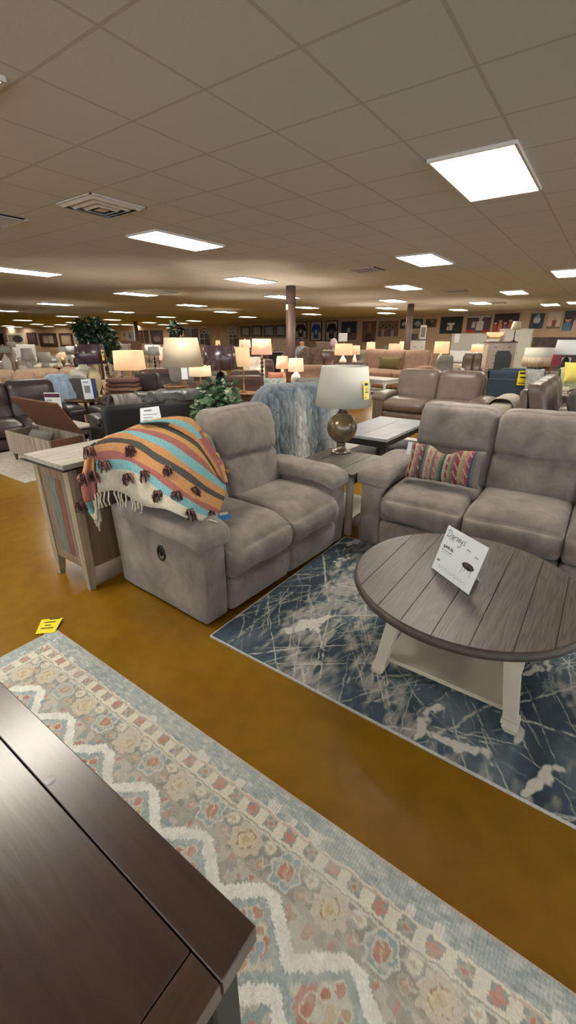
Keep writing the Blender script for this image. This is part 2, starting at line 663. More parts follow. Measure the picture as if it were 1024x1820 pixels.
for nm, a, b, glazed in (('wall_front', 0, 1, True), ('wall_right', 1, 2, False), ('wall_back', 2, 3, False), ('wall_left', 3, 4, False), ('wall_near', 4, 0, True)):
    A, B = corners[a], corners[b]
    t = (B - A).normalized()
    nrm = Vector((t.y, -t.x, 0))
    mb = MB()

    def slab(p, q, z0, z1):
        mb.prism([p + Vector((0, 0, z0)), q + Vector((0, 0, z0)), q + nrm * 0.15 + Vector((0, 0, z0)), p + nrm * 0.15 + Vector((0, 0, z0))], (0, 0, z1 - z0))
    if not glazed:
        slab(A, B, 0, CEIL)
        structure(mb.build(nm, WALLM))
        continue
    L_ = (B - A).length
    spans, x = [], 1.0
    while x + 3.4 < min(L_, 27.0) - 0.5:
        spans.append((x, x + 3.2) if nm == 'wall_front' else (L_ - x - 3.2, L_ - x))
        x += 3.7
    spans.sort()
    x = 0.0
    for (s0, s1) in spans:
        slab(A + t * x, A + t * s0, 0, CEIL)
        slab(A + t * s0, A + t * s1, 0, 0.4)
        slab(A + t * s0, A + t * s1, CEIL - 0.1, CEIL)
        x = s1
    slab(A + t * x, B, 0, CEIL)
    structure(mb.build(nm, WALLM))
    for (s0, s1) in spans:  # unseen storefront windows, added behind the viewer to let neutral daylight in
        wn += 1
        mb = MB()
        P_ = A + t * s0 + nrm * 0.07
        Q_ = A + t * s1 + nrm * 0.07
        mb.prism([P_ + Vector((0, 0, 0.4)), Q_ + Vector((0, 0, 0.4)), Q_ + nrm * 0.008 + Vector((0, 0, 0.4)), P_ + nrm * 0.008 + Vector((0, 0, 0.4))], (0, 0, CEIL - 0.5))
        wo = structure(mb.build('window_%d' % wn, GLASS))
        mb = MB()
        for (u_, v_) in ((0.0, 0.06), ((s1 - s0) / 2 - 0.03, (s1 - s0) / 2 + 0.03), (s1 - s0 - 0.06, s1 - s0)):
            p_, q_ = A + t * (s0 + u_) + nrm * 0.04, A + t * (s0 + v_) + nrm * 0.04
            mb.prism([p_ + Vector((0, 0, 0.4)), q_ + Vector((0, 0, 0.4)), q_ + nrm * 0.07 + Vector((0, 0, 0.4)), p_ + nrm * 0.07 + Vector((0, 0, 0.4))], (0, 0, CEIL - 0.5))
        mb.build('window_frame', mat('window_frame_metal', (70, 68, 66), 0.4, metal=0.5), wo)

# ceiling lights ------------------------------------------------------
LIGHT = mat('lit_diffuser', (255, 252, 244), 0.5, emit=29.0, ecol=(255, 247, 232))
LFRAME = mat('white_light_frame', (215, 212, 205), 0.5)
lightlist = [
    ((870, 310), 'big square looking ceiling light panel at upper right, nearest one in view'),
    ((316, 427), 'bright ceiling light panel just beyond the square air diffuser'),
    ((45, 482), 'long ceiling light panel cut by the left edge of the photo'),
    ((757, 461), 'ceiling light panel right behind the big one, beside the flat air grille'),
    ((446, 497), 'ceiling light panel in front of the nearer brown column'),
    ((719, 510), 'ceiling light panel hanging before the slimmer farther column'),
    ((1015, 484), 'ceiling light panel cut by the right edge of the photo'),
    ((242, 522), 'ceiling light panel next to a small grille, left of the cream lamp'),
    ((502, 527), 'ceiling light panel whose end is hidden behind the nearer column'),
    ((98, 540), 'ceiling light panel above the left wall picture row, third from left edge'),
    ((915, 519), 'ceiling light panel above the group portrait on the right wall'),
    ((341, 542), 'ceiling light panel above the two arched mirrors, nearest of those'),
    ((855, 538), 'ceiling light panel above the red and white sports photo'),
    ((979, 541), 'small ceiling light panel close to the wall above the two pale portraits'),
]
far_l = [(216, 554), (401, 554), (120, 562), (295, 563), (440, 563), (6, 552), (40, 569), (200, 568), (265, 573), (345, 570), (14, 579), (66, 576), (86, 580), (130, 573), (140, 579.5), (200, 576.5), (248, 579), (30, 581), (108, 577), (172, 580.5), (226, 577), (292, 577), (322, 574.5), (170, 575), (20, 581.7), (60, 581.5), (100, 581.2), (150, 581), (205, 580.2)]  # later entries are extra panels, added to brighten the dark far wall
far_r = [(699, 534), (545, 546), (688, 547), (815, 550), (554, 558), (687, 556)]
lmaster = None


def ceiling_light(x, y, label, group=None):
    global lmaster
    if lmaster is None:
        t = thing('ceiling_light', label, 'ceiling light', (x, y, CEIL - 0.001), 0, group)
        mb = MB()
        for sx in (-1, 1):
            mb.box((sx * 0.592, 0, -0.012), (0.02, 0.60, 0.024))
            mb.box((0, sx * 0.292, -0.012), (1.20, 0.02, 0.024))
        mb.build('frame', LFRAME, t)
        mb = MB()
        mb.box((0, 0, -0.008), (1.164, 0.564, 0.012))
        mb.build('diffuser', LIGHT, t)
        lmaster = t
        return t
    r = lmaster.copy()
    COL.objects.link(r)
    r.location = (x, y, CEIL - 0.001)
    r['label'] = label
    if group:
        r['group'] = group
    elif 'group' in r:
        del r['group']
    for ch in lmaster.children:
        if ch.name.startswith(('frame', 'diffuser')):
            c = ch.copy()
            COL.objects.link(c)
            c.parent = r
    return r


for (u, v), lab in lightlist:
    p = at(u, v, CEIL)
    ceiling_light(p.x, p.y, lab)
for (u, v) in far_l:
    p = at(u, v, CEIL)
    ceiling_light(p.x, p.y, 'thin bright ceiling panel far away over the left half of the store', 'distant lights on the left')
for (u, v) in far_r:
    p = at(u, v, CEIL)
    ceiling_light(p.x, p.y, 'thin bright ceiling panel far away toward the picture wall', 'distant lights on the right')
ceiling_light(0.86, 3.08, 'ceiling light whose corner shows at the upper left photo edge')
for (x, y) in ((-3.2, 1.0), (4.3, -3.4), (-3.2, 5.2), (12.0, -3.5), (16.0, -2.0), (0.9, 7.2), (1.0, 11.5), (20.5, 1.5), (2.0, 17.0), (2.0, 24.0), (4.0, 45.0), (12.0, 55.0)):
    ceiling_light(x, y, 'ceiling light panel beyond the edges of the photo', 'lights out of view')

# vents ---------------------------------------------------------------
VENTM = mat('diffuser_metal', (206, 202, 194), 0.4)
VDARK = mat('vent_dark', (34, 32, 30), 0.8)
t = thing('air_diffuser', 'square ceiling air diffuser with nested pyramid rings, largest vent', 'vent', (3.05, 4.45, CEIL), 0)
mb = MB()
for k, (a, z) in enumerate(((0.29, 0.0), (0.215, -0.008), (0.14, -0.016))):
    w = 0.036
    for sx in (-1, 1):
        for ax in (0, 1):
            pts_o = [(-a, a), (a, a), (a - w, a - w), (-a + w, a - w)]
            pts = []
            for i, (p, q) in enumerate(pts_o):
                zz = z - 0.002 if i < 2 else z - 0.028
                q2 = q * sx
                pts.append((p, q2, zz) if ax == 0 else (q2, p, zz))
            mb.prism(pts, (0, 0, -0.004))
mb.box((0, 0, -0.04), (0.10, 0.10, 0.006))
mb.build('rings', VENTM, t)
mb = MB()
mb.box((0, 0, -0.003), (0.56, 0.56, 0.004))
mb.build('backing', VDARK, t)
mb = MB()
for sx in (-1, 1):
    mb.box((sx * 0.297, 0, -0.006), (0.016, 0.61, 0.01))
    mb.box((0, sx * 0.297, -0.006), (0.61, 0.016, 0.01))
mb.build('flange', VENTM, t)


def grille(u, v, lab):
    p = at(u, v, CEIL)
    t = thing('air_grille', lab, 'vent', (p.x, p.y, CEIL), 0)
    mb = MB()
    mb.box((0, 0, -0.004), (0.58, 0.58, 0.006))
    mb.build('backing', VDARK, t)
    mb = MB()
    for k in range(7):
        mb.box((0, -0.24 + 0.08 * k, -0.014), (0.58, 0.022, 0.01))
    for sx in (-1, 1):
        mb.box((sx * 0.29, 0, -0.012), (0.02, 0.6, 0.012))
    mb.build('louvers', VENTM, t)


grille(650, 479, 'flat ceiling air grille between the two nearest right light panels')
grille(292, 519, 'small ceiling air grille beside the light left of the near column')
grille(810, 517, 'dark ceiling air grille left of the light over the group portrait')
grille(-26, 386, 'ceiling air grille at the far left photo edge')
grille(884, 538, 'small dark ceiling air grille near the sports photo light')

# columns -------------------------------------------------------------
COLM = mat('brown_column_paint', (98, 78, 72), 0.45, var=0.04, scale=3)


def column(u, v, r, lab):
    p = at(u, v, CEIL)
    t = thing('column', lab, 'column', (p.x, p.y, 0))
    mb = MB()
    mb.lathe([(r, 0), (r, CEIL)], seg=24)
    mb.build('shaft', COLM, t)
    mb = MB()
    mb.lathe([(r * 1.06, CEIL - 0.42), (r * 1.06, CEIL - 0.40)], seg=24)
    mb.lathe([(r * 1.05, 1.2), (r * 1.05, 1.22)], seg=24)
    mb.build('band', mat('column_band', (60, 50, 46), 0.5), t)
    return t


c1 = column(517, 508, 0.125, 'thick round brown column, nearest one, left of the jerseys')
b = MB()
b.box((-0.13, 0.02, 2.42), (0.03, 0.07, 0.13), 0.005)
b.build('junction_box', WHITEW, c1)
column(731, 540, 0.13, 'slim brown column standing behind the tan three seat sofa')
column(240.5, 571, 0.14, 'far thin dark column behind the glowing orange lamp')
# ================================================================== UPHOLSTERY
def recliner(name, label, cat, loc, rz, n, seat_w, m, arm_w=0.2, D=0.98, H=1.1, seat_z=0.51, arm_z=0.67,
             lean=0.16, hi=False, group=None, crease=0.5, lever=False, arm_pad_over=0.035, flare=0.0, drop_first=0.0, back_w_extra=0.0, third_cut=None):
    """local frame: x along the length from the left arm, y from front (0) to back, z up"""
    t = thing(name, label, cat, loc, rz, group)
    W = 2 * arm_w + n * seat_w
    N = 18 if hi else 6
    mb = MB()
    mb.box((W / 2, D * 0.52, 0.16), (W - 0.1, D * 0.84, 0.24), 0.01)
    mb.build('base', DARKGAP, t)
    # back shell
    mb = MB()

    def shell(px, py, pz, q):
        k = (q.z + 0.3) / 0.6
        return (q.x, q.y + max(0, k) * lean * 0.55, q.z)
    hb = H - 0.16
    mb.soft((W / 2, D - 0.10, 0.06 + hb / 2), (W - 2 * arm_w + 0.06, 0.13, hb), 0.05, N, shell)
    mb.build('back_panel', m, t)
    for i in range(n):
        x0 = arm_w + i * seat_w
        cx = x0 + seat_w / 2
        # seat
        sd = 0.72

        def fseat(px, py, pz, q, cx=cx):
            z = q.z
            y = q.y
            e8 = 1 - abs(px) ** 7
            if pz > -0.2:
                z += 0.03 * e8 * (1 - abs(py) ** 3)
            if pz > 0 and py < -0.5:
                z -= 0.05 * ((-py - 0.5) / 0.5) ** 2 * pz
            if py < 0:
                y -= 0.045 * (0.35 + 0.65 * e8) * max(0, -py) ** 2 * (1 - pz * pz)
            if hi:
                nv = noise.noise(Vector((q.x * 5 + cx * 7, q.y * 5, q.z * 5))) * 0.008
                nv += noise.noise(Vector((q.x * 18 + cx, q.y * 18, q.z * 18))) * 0.002
                z += nv
                y += nv * 0.7
                # puckers at the ends of the front seams
                k = math.exp(-((abs(px) - 0.97) / 0.05) ** 2)
                y += 0.004 * k * math.sin(q.z * 120)
            return (q.x, y, z)
        mb = MB()
        mb.soft((cx, -0.045 + sd / 2, seat_z - 0.125), (seat_w - 0.002, sd, 0.25), 0.05, N, fseat)
        mb.build('seat', m, t)

        # footrest
        def ffoot(px, py, pz, q, cx=cx):
            y = q.y
            if py < 0:
                y -= 0.03 * (0.3 + 0.7 * (1 - abs(px) ** 7)) * (1 - pz ** 2)
                y += 0.03 * (1 - pz) * 0.5
            if hi:
                y += noise.noise(Vector((q.x * 6 + cx * 3, q.z * 6, 3))) * 0.006
                k = math.exp(-((abs(px) - 0.97) / 0.04) ** 2)
                y += 0.004 * k * math.sin(q.z * 130)
            return (q.x, y, q.z)
        mb = MB()
        mb.soft((cx, 0.035, 0.022 + (seat_z - 0.272) / 2), (seat_w - 0.003, 0.15, seat_z - 0.272), 0.04, N, ffoot)
        mb.build('footrest', m, t)
        # back cushion
        zb = seat_z - 0.09
        hh = H - zb

        def fback(px, py, pz, q, cx=cx, last=(i == n - 1), first=(i == 0)):
            x, y, z = q
            k = (pz + 1) / 2
            if py < 0:
                e = (0.25 + 0.75 * (1 - abs(px) ** 8))
                if k > crease:
                    s = (k - crease) / (1 - crease)
                    lobe = math.sin(min(1, s * 1.02) * PI) ** 0.45 if 0 < s < 0.98 else 0
                    y -= 0.055 * e * lobe
                else:
                    s = k / crease
                    lobe = math.sin(s * PI) ** 0.8 if 0 < s < 1 else 0
                    y -= 0.05 * e * lobe
                cz = math.exp(-((k - crease) / 0.022) ** 2)
                y += 0.045 * cz * (-py)
                if hi:
                    pk = math.exp(-((k - crease) / 0.09) ** 2)
                    y += pk * 0.022 * noise.noise(Vector((q.x * 22 + cx * 5, k * 6, 0)))
            if hi:
                nv = noise.noise(Vector((q.x * 5 + cx * 9, q.y * 5, q.z * 5))) * 0.012 + noise.noise(Vector((q.x * 14 + cx * 9, q.y * 14, q.z * 14))) * 0.004
                y += nv * (0.3 + 0.7 * (py < 0))
                z += nv * 0.8
                ge = math.exp(-((k - 1) / 0.12) ** 2)
                y += ge * 0.007 * math.sin(q.x * 75 + 3 * noise.noise(Vector((q.x * 9, cx, 1))))
            # soft rounded top corners
            if pz > 0:
                z -= 0.03 * max(0, abs(px) - 0.6) ** 2 / 0.16 * pz
            y += lean * max(0, k)
            if first:
                z -= drop_first * max(0, k)
            if last:
                x += flare * max(0, k) * (px + 1) / 2
            return (x, y, z)
        mb = MB()
        mb.soft((cx, D - 0.28, zb + hh / 2), (seat_w - 0.001, 0.22, hh), 0.05, N + (16 if hi else 2), fback)
        mb.build('backrest', m, t)
    for sgn in (0, 1):
        ax = arm_w / 2 if sgn == 0 else W - arm_w / 2
        hA = arm_z - 0.075

        def farm(px, py, pz, q, sgn=sgn):
            k = (pz + 1) / 2
            y = q.y
            x = q.x
            if hi:
                nv = noise.noise(Vector((q.x * 5, q.y * 4 + sgn * 7, q.z * 4))) * 0.006
                x += nv
            if py < 0:
                y -= 0.012 * (1 - pz * pz) * (-py)
            if py > 0:
                y += 0.02 * k
            return (x, y, q.z)
        mb = MB()
        mb.soft((ax, 0.01 + (D - 0.02) / 2, 0.014 + hA / 2), (arm_w, D - 0.02, hA), 0.022, N, farm)
        a = mb.build('arm', m, t)
        pd = D - 0.16

        def fpad(px, py, pz, q, sgn=sgn):
            z = q.z
            x = q.x
            y = q.y
            if pz > 0:
                z += 0.02 * (1 - px ** 2) * (1 - py ** 4)
            if py < -0.5:
                z -= 0.05 * ((-py - 0.5) / 0.5) ** 2
            if hi:
                nv = noise.noise(Vector((q.x * 6 + sgn, q.y * 5, q.z * 6))) * 0.009
                z += nv
                x += nv * 0.5
                if py < 0:
                    k = math.exp(-((py + 0.55) / 0.12) ** 2)
                    z += 0.006 * k * math.sin(q.x * 60)
            return (x, y, z)
        mb = MB()
        mb.soft((ax, -0.015 + pd / 2, arm_z - 0.055), (arm_w + 2 * arm_pad_over, pd, 0.105), 0.036, N, fpad)
        p = mb.build('arm_pad', m, a)
        if lever and sgn == 0:
            mb = MB()
            rr = Matrix.Rotation(PI / 2, 3, 'Y')
            ring = []
            mb.lathe([(0.036, -0.012), (0.046, -0.014), (0.05, 0.0), (0.046, 0.006), (0.036, 0.004)], seg=28, closed=True)
            mb.lathe([(0.0, -0.004), (0.037, -0.004), (0.037, -0.002), (0.0, -0.002)], seg=28)
            mb.box((0.005, 0.0, 0.003), (0.05, 0.02, 0.012), 0.005)
            for v in mb.bm.verts:
                cc = v.co.copy()
                v.co = Vector((-0.004 - cc.z, 0.40 + cc.y * 0.85, 0.41 + cc.x * 1.15))
            mb.build('recline_handle', BLACKPL, a)
    return t


loveseat = recliner('reclining_loveseat', 'taupe suede reclining loveseat with a striped pompom throw over its left end', 'loveseat',
                    (1.512, 1.695, 0), math.radians(-2.5), 2, 0.62, SUEDE, arm_w=0.19, D=0.95, H=1.17, seat_z=0.52, arm_z=0.68,
                    lean=0.19, hi=True, crease=0.5, lever=True, flare=0.11, arm_pad_over=0.05, drop_first=0.13)
sofa = recliner('reclining_sofa', 'taupe suede reclining sofa at right, with a striped lumbar pillow on it', 'sofa',
                (3.17, 1.50, 0), math.radians(-90), 3, 0.655, SUEDE, arm_w=0.2, D=0.98, H=1.16, seat_z=0.53, arm_z=0.70,
                lean=0.14, hi=True, crease=0.5, arm_pad_over=0.045)

# ================================================================== COFFEE TABLE
CTX, CTY, CTR, CTZ = 2.195, 0.38, 0.597, 0.49
ct = thing('round_coffee_table', 'round grey plank topped coffee table with cream splayed legs', 'coffee table', (CTX, CTY, 0))
mb = MB()
mb.lathe([(CTR - 0.035, CTZ - 0.05), (CTR - 0.005, CTZ - 0.045), (CTR, CTZ - 0.035), (CTR, CTZ - 0.018), (CTR - 0.012, CTZ - 0.004), (CTR - 0.02, CTZ - 0.004)], seg=96)
mb.lathe([(CTR - 0.021, CTZ - 0.0042), (0, CTZ - 0.0038)], seg=64, mi=2)
# planks with open grooves
ys = [-0.62, -0.455, -0.315, -0.155, 0.0, 0.150, 0.285, 0.435, 0.62]
Rp = CTR - 0.016
for a, b in zip(ys, ys[1:]):
    a2, b2 = max(a + 0.0022, -Rp + 0.001), min(b - 0.0022, Rp - 0.001)
    pts = []
    K = 14
    for i in range(K + 1):
        y = a2 + (b2 - a2) * i / K
        pts.append((math.sqrt(max(0, Rp * Rp - y * y)), y, CTZ - 0.004))
    for i in range(K, -1, -1):
        y = a2 + (b2 - a2) * i / K
        pts.append((-math.sqrt(max(0, Rp * Rp - y * y)), y, CTZ - 0.004))
    mb.prism(pts, (0, 0, 0.004), mi=1)
mb.build('tabletop', [GREYEDGE, GREYWOOD, DARKGAP], ct)
mb = MB()
mb.lathe([(0.40, CTZ - 0.10), (0.43, CTZ - 0.10), (0.43, CTZ - 0.05), (0.40, CTZ - 0.05)], seg=64, closed=True)
mb.build('apron', CREAM, ct)
SHZ = 0.085
mb = MB()
hx, hy = 0.43, 0.36
LX = {-1: -0.415, 1: 0.275}
LY = {-1: -0.375, 1: 0.285}
mb.box(((LX[-1] + LX[1]) / 2, (LY[-1] + LY[1]) / 2, SHZ), (LX[1] - LX[-1] - 0.07, LY[1] - LY[-1] - 0.03, 0.024), 0.005)
mb.build('shelf', CREAM, ct)
for sx in (-1, 1):
    for sy in (-1, 1):
        mb = MB()
        top = Vector((LX[sx] * 0.80, LY[sy] * 0.80, CTZ - 0.051))
        bot = Vector((LX[sx], LY[sy], 0.0145))
        ex, ey = 0.036, 0.036

        def ringat(k, s):
            c = top.lerp(bot, k)
            return [(c.x - ex * s, c.y - ey * s, c.z), (c.x + ex * s, c.y - ey * s, c.z), (c.x + ex * s, c.y + ey * s, c.z), (c.x - ex * s, c.y + ey * s, c.z)]
        rings = [ringat(0, 1.0), ringat(0.84, 0.82), ringat(0.845, 1.0), ringat(0.89, 1.05), ringat(0.895, 0.85), ringat(0.93, 0.95), ringat(1.0, 0.6)]
        vs = [[mb.bm.verts.new(p) for p in r] for r in rings]
        for A, B in zip(vs, vs[1:]):
            for k in range(4):
                mb.bm.faces.new((A[k], B[k], B[(k + 1) % 4], A[(k + 1) % 4]))
        mb.bm.faces.new(vs[0])
        mb.bm.faces.new(list(reversed(vs[-1])))
        mb.build('leg', CREAM, ct)

# price sign on it ----------------------------------------------------
b0 = Vector((2.205, 0.572, CTZ))
b1 = Vector((2.037, 0.328, CTZ))
sv = (b1 - b0)
SW = sv.length
sx_ = sv.normalized()
back = Vector((sx_.y, -sx_.x, 0))
if back.dot(fw) < 0:
    back = -back
SH = 0.262
upv = (Vector((0, 0, 1)) * 0.955 + back * 0.29).normalized()
sg = thing('price_sign', 'white price sign leaning back on the round coffee table', 'sign', b0.lerp(b1, 0.5))
nrm = sx_.cross(upv).normalized()
if nrm.dot(fw) > 0:
    nrm = -nrm
SM = Matrix(((sx_.x, upv.x, nrm.x, 0), (sx_.y, upv.y, nrm.y, 0), (sx_.z, upv.z, nrm.z, 0.003), (0, 0, 0, 1)))
mb = MB()
mb.box((0, SH / 2, 0.0), (SW, SH, 0.004), 0.001)
mb.bm.transform(SM)
mb.build('card', WHITEP, sg)
mb = MB()
q0 = SM @ Vector((0, SH * 0.75, -0.003))
mb.prism([q0 - sx_ * 0.06, q0 + sx_ * 0.06, Vector((0, 0, 0.001)) + back * 0.145 + sx_ * 0.06, Vector((0, 0, 0.001)) + back * 0.145 - sx_ * 0.06], back * 0.003)
mb.build('easel_back', WHITEP, sg)


def stroke(mb, pts, w, z=0.0027, n=None):
    P = cat_rom(pts, n or max(6, 5 * len(pts)))
    prev = None
    for i, p in enumerate(P):
        a = P[max(i - 1, 0)]
        b = P[min(i + 1, len(P) - 1)]
        d = np.array(b) - np.array(a)
        d = d / (np.linalg.norm(d) + 1e-9)
        nn = np.array((-d[1], d[0])) * w / 2
        cur = (Vector((p[0] + nn[0], p[1] + nn[1], z)), Vector((p[0] - nn[0], p[1] - nn[1], z)))
        if prev:
            mb.bm.faces.new([mb.bm.verts.new(q) for q in (prev[0], prev[1], cur[1], cur[0])])
        prev = cur


mb = MB()
sc_ = 0.034
ox, oy = -0.135, 0.208


def L(pts, w=0.0032, dx=0.0):
    stroke(mb, [(ox + (p[0] + dx) * sc_, oy + p[1] * sc_) for p in pts], w)


# hand drawn script:  D a r s e y s
L([(0.45, 0.95), (0.38, 0.45), (0.25, -0.05)])
L([(0.0, 0.75), (0.35, 1.1), (0.85, 0.95), (1.0, 0.5), (0.75, 0.08), (0.3, -0.05), (0.05, 0.05)])
L([(1.62, 0.42), (1.45, 0.55), (1.22, 0.3), (1.25, 0.02), (1.45, 0.05), (1.62, 0.35), (1.6, 0.05), (1.75, 0.0)])
L([(1.85, 0.5), (1.85, 0.02)])
L([(1.86, 0.3), (2.0, 0.5), (2.18, 0.46)])
L([(2.62, 0.5), (2.42, 0.56), (2.36, 0.38), (2.56, 0.22), (2.5, 0.02), (2.3, 0.04)])
L([(2.78, 0.25), (3.05, 0.35), (3.0, 0.55), (2.8, 0.45), (2.78, 0.12), (2.95, 0.0), (3.12, 0.1)])
L([(3.25, 0.52), (3.24, 0.2), (3.38, 0.08), (3.56, 0.3), (3.62, 0.54)])
L([(3.62, 0.54), (3.56, 0.0), (3.42, -0.6), (3.12, -0.8), (2.92, -0.55)])
L([(4.22, 0.50), (4.02, 0.58), (3.94, 0.40), (4.16, 0.22), (4.12, 0.0), (3.86, 0.02)])
mb.bm.transform(SM)
mb.build('script_logo', INK, sg)


def TT(x, y):
    return SM @ Matrix.Translation((x, y, 0.0025)) 


text_part('lettering', 'FURNITURE', 0.0085, sg, TT(-0.112, 0.196), GREYINK)
text_part('price', '$499.96', 0.024, sg, TT(-0.125, 0.142), INK, bold=0.0005)
text_part('lettering', 'REGULAR PRICE $699.95', 0.0075, sg, TT(-0.128, 0.126), INK)
mb = MB()
for k, (x, y, w, h) in enumerate(((-0.085, 0.116, 0.075, 0.0016), (-0.12, 0.064, 0.022, 0.011))):
    mb.box((x, y, 0.0024), (w, h, 0.0006))
for k in range(9):
    stroke(mb, [(-0.105 + 0.024 * k, 0.03), (-0.099 + 0.024 * k, 0.045), (-0.093 + 0.024 * k, 0.028), (-0.086 + 0.024 * k, 0.038)], 0.0012)
mb.bm.transform(SM)
mb.build('fine_print', GREYINK, sg)
mb = MB()
mb.lathe([(0.0, 0), (0.042, 0)], seg=28)
for v in mb.bm.verts:
    v.co = Vector((0.078 + v.co.x, 0.122 + v.co.y * 0.42, 0.0027))
for (x0, y0, x1, y1) in ((0.05, 0.115, 0.047, 0.075), (0.106, 0.115, 0.11, 0.075), (0.065, 0.11, 0.066, 0.088), (0.09, 0.11, 0.089, 0.088)):
    stroke(mb, [(x0, y0), (x1, y1)], 0.003, 0.0024)
for (x, y) in ((0.045, 0.197), (0.105, 0.185)):
    mb.box((x, y, 0.0024), (0.026, 0.005, 0.0004))
    for dx in (-0.009, 0.009):
        mb.box((x + dx, y - 0.018, 0.0023), (0.0015, 0.03, 0.0004), mi=1)
mb.bm.transform(SM)
mb.build('table_picture', [mat('print_brown', (146, 122, 126), 0.8), mat('print_pale', (205, 200, 205), 0.8)], sg)

# ================================================================== RUGS
def runner_col(X, Y):
    ctr, half, end = 0.50, 0.45, 2.47
    N1 = vnoise(X, Y, 60, 1) - 0.5
    N2 = vnoise(X, Y, 60, 2) - 0.5
    W1 = vnoise(X, Y, 14, 3) - 0.5
    RJ = np.random.RandomState(77)
    Xw = X + 0.010 * N1 + 0.006 * W1 + 0.0028 * (RJ.rand(*X.shape) - 0.5)
    Yw = Y + 0.010 * N2 + 0.0028 * (RJ.rand(*X.shape) - 0.5)
    s = np.abs(Xw - ctr)
    de = half - s
    dend = end - Yw
    nearend = dend < de
    d = np.where(nearend, dend, de)
    q = np.where(nearend, Xw * 1.0 + 0.045, Yw)
    col = np.empty(X.shape + (3,))

    def put(mask, c, a=1.0):
        cc = nlin(c)
        mk = (mask * a)[..., None]
        col[:] = col * (1 - mk) + cc * mk
    col[:] = nlin((206, 198, 184))
    fade = vnoise(X, Y, 9, 5)
    # outer border
    bord = d < 0.098
    put(bord, (160, 167, 166))
    streak = vnoise(X, Y * 0.25, 150, 6) * 0.6 + vnoise(X, Y, 40, 7) * 0.4
    put(bord & (streak > 0.62), (184, 187, 182))
    put(bord & (streak < 0.34), (142, 152, 154))
    put(bord & (d > 0.06) & (vnoise(X, Y, 22, 8) > 0.72), (214, 210, 200))
    put(d < 0.008, (176, 158, 146))
    # small square band
    band = (d >= 0.098) & (d < 0.168)
    put(band, (222, 214, 196))
    t = (q / 0.088) % 1.0
    k = np.floor(q / 0.088).astype(int)
    bx = np.abs(t - 0.5)
    by = np.abs(d - 0.133)
    sq = band & (bx < 0.28) & (by < 0.024)
    put(sq, (150, 150, 143))
    rr = np.sqrt((bx * 0.088) ** 2 + by ** 2)
    ang = np.arctan2(by, bx * 0.088 + 1e-6)
    fl = band & (rr < 0.019 + 0.007 * np.cos(4 * ang))
    odd = (k % 2 == 0)
    put(fl & odd, (192, 134, 118))
    put(fl & ~odd, (178, 170, 152))
    put(fl & ~odd & (rr < 0.008), (186, 124, 106))
    put(band & (np.abs(d - 0.108) < 0.004) & (fade > 0.3), (200, 180, 164))
    # guard line
    put((d >= 0.168) & (d < 0.173), (166, 158, 142))
    put((d >= 0.173) & (d < 0.181), (212, 204, 190))
    # flower band
    fb = (d >= 0.181) & (d < 0.288)
    put(fb, (146, 144, 134))
    put(fb & (vnoise(X, Y, 30, 9) > 0.6), (170, 163, 150))
    dc = d - 0.232
    per = 0.352

    def cell(off):
        tt = (q - off + per / 2) % per - per / 2
        return tt

    t1 = cell(0.346)
    r1 = np.sqrt(t1 ** 2 + dc ** 2)
    a1 = np.arctan2(dc, t1)
    rim = 0.062 + 0.006 * np.cos(9 * a1)
    put(fb & (r1 < rim), (206, 192, 174))
    put(fb & (r1 < 0.034 + 0.004 * np.cos(7 * a1)), (212, 196, 166))
    put(fb & (np.abs(r1 - 0.031) < 0.003) & (vnoise(X, Y, 90, 11) > 0.4), (170, 132, 104))
    put(fb & (r1 < 0.014), (196, 168, 122))
    t2 = cell(0.17)
    r2 = np.sqrt((t2 * 1.1) ** 2 + dc ** 2)
    a2 = np.arctan2(dc, t2)
    put(fb & (r2 < 0.060 + 0.007 * np.cos(6 * a2)), (204, 203, 192))
    put(fb & (r2 < 0.050 + 0.007 * np.cos(6 * a2)), (150, 166, 168))
    put(fb & (r2 < 0.036 + 0.004 * np.cos(8 * a2)), (196, 192, 176))
    put(fb & (r2 < 0.027), (182, 130, 112))
    put(fb & (r2 < 0.010), (202, 150, 120))
    for off, cc, sz, dd in ((0.258, (220, 213, 196), 0.021, -0.03), (0.434, (220, 213, 196), 0.021, -0.03), (0.252, (190, 142, 126), 0.016, 0.03), (0.44, (176, 150, 134), 0.018, 0.025)):
        tt = cell(off)
        r_ = np.sqrt((tt) ** 2 * 0.8 + (dc - dd) ** 2)
        put(fb & (r_ < sz + 0.005), (178, 172, 158))
        put(fb & (r_ < sz), cc)
        put(fb & (r_ < sz * 0.4), (200, 176, 150))
    for off in (0.215, 0.30, 0.39, 0.475):
        tt = cell(off)
        vine = np.abs(dc - 0.028 * np.sin(tt * 60)) < 0.004
        put(fb & vine & (np.abs(tt) < 0.05), (196, 188, 172))
    put((d >= 0.288) & (d < 0.296), (170, 162, 150))
    # field with white zigzag
    fz = d >= 0.296
    put(fz, (206, 198, 184))
    P = 0.302
    ph = ((Yw - 0.228) / P) % 1.0
    tri = np.abs(ph - 0.5) * 2            # 1 at apex, 0 at waist
    step = np.round(tri * 14) / 14
    edge = 0.038 + 0.112 * step
    # outside cells
    outm = fz & (s > edge)
    put(outm, (194, 187, 172))
    put(outm & (vnoise(X, Y, 30, 51) > 0.62), (166, 160, 148))
    put(outm & (vnoise(X, Y, 34, 52) > 0.74), (150, 162, 162))
    put(outm & (vnoise(X, Y, 34, 53) > 0.78), (186, 140, 124))
    blobs = vnoise(X, Y, 38, 12)
    hx_ = (Yw - 0.228 - P / 2 + 10 * P) % P - P / 2
    cl = np.sqrt(((s - 0.115) * 1.1) ** 2 + (hx_ * 0.9) ** 2)
    put(outm & (cl < 0.05) & (blobs > 0.35), (152, 164, 166))
    put(outm & (cl < 0.05) & (blobs > 0.62), (214, 205, 186))
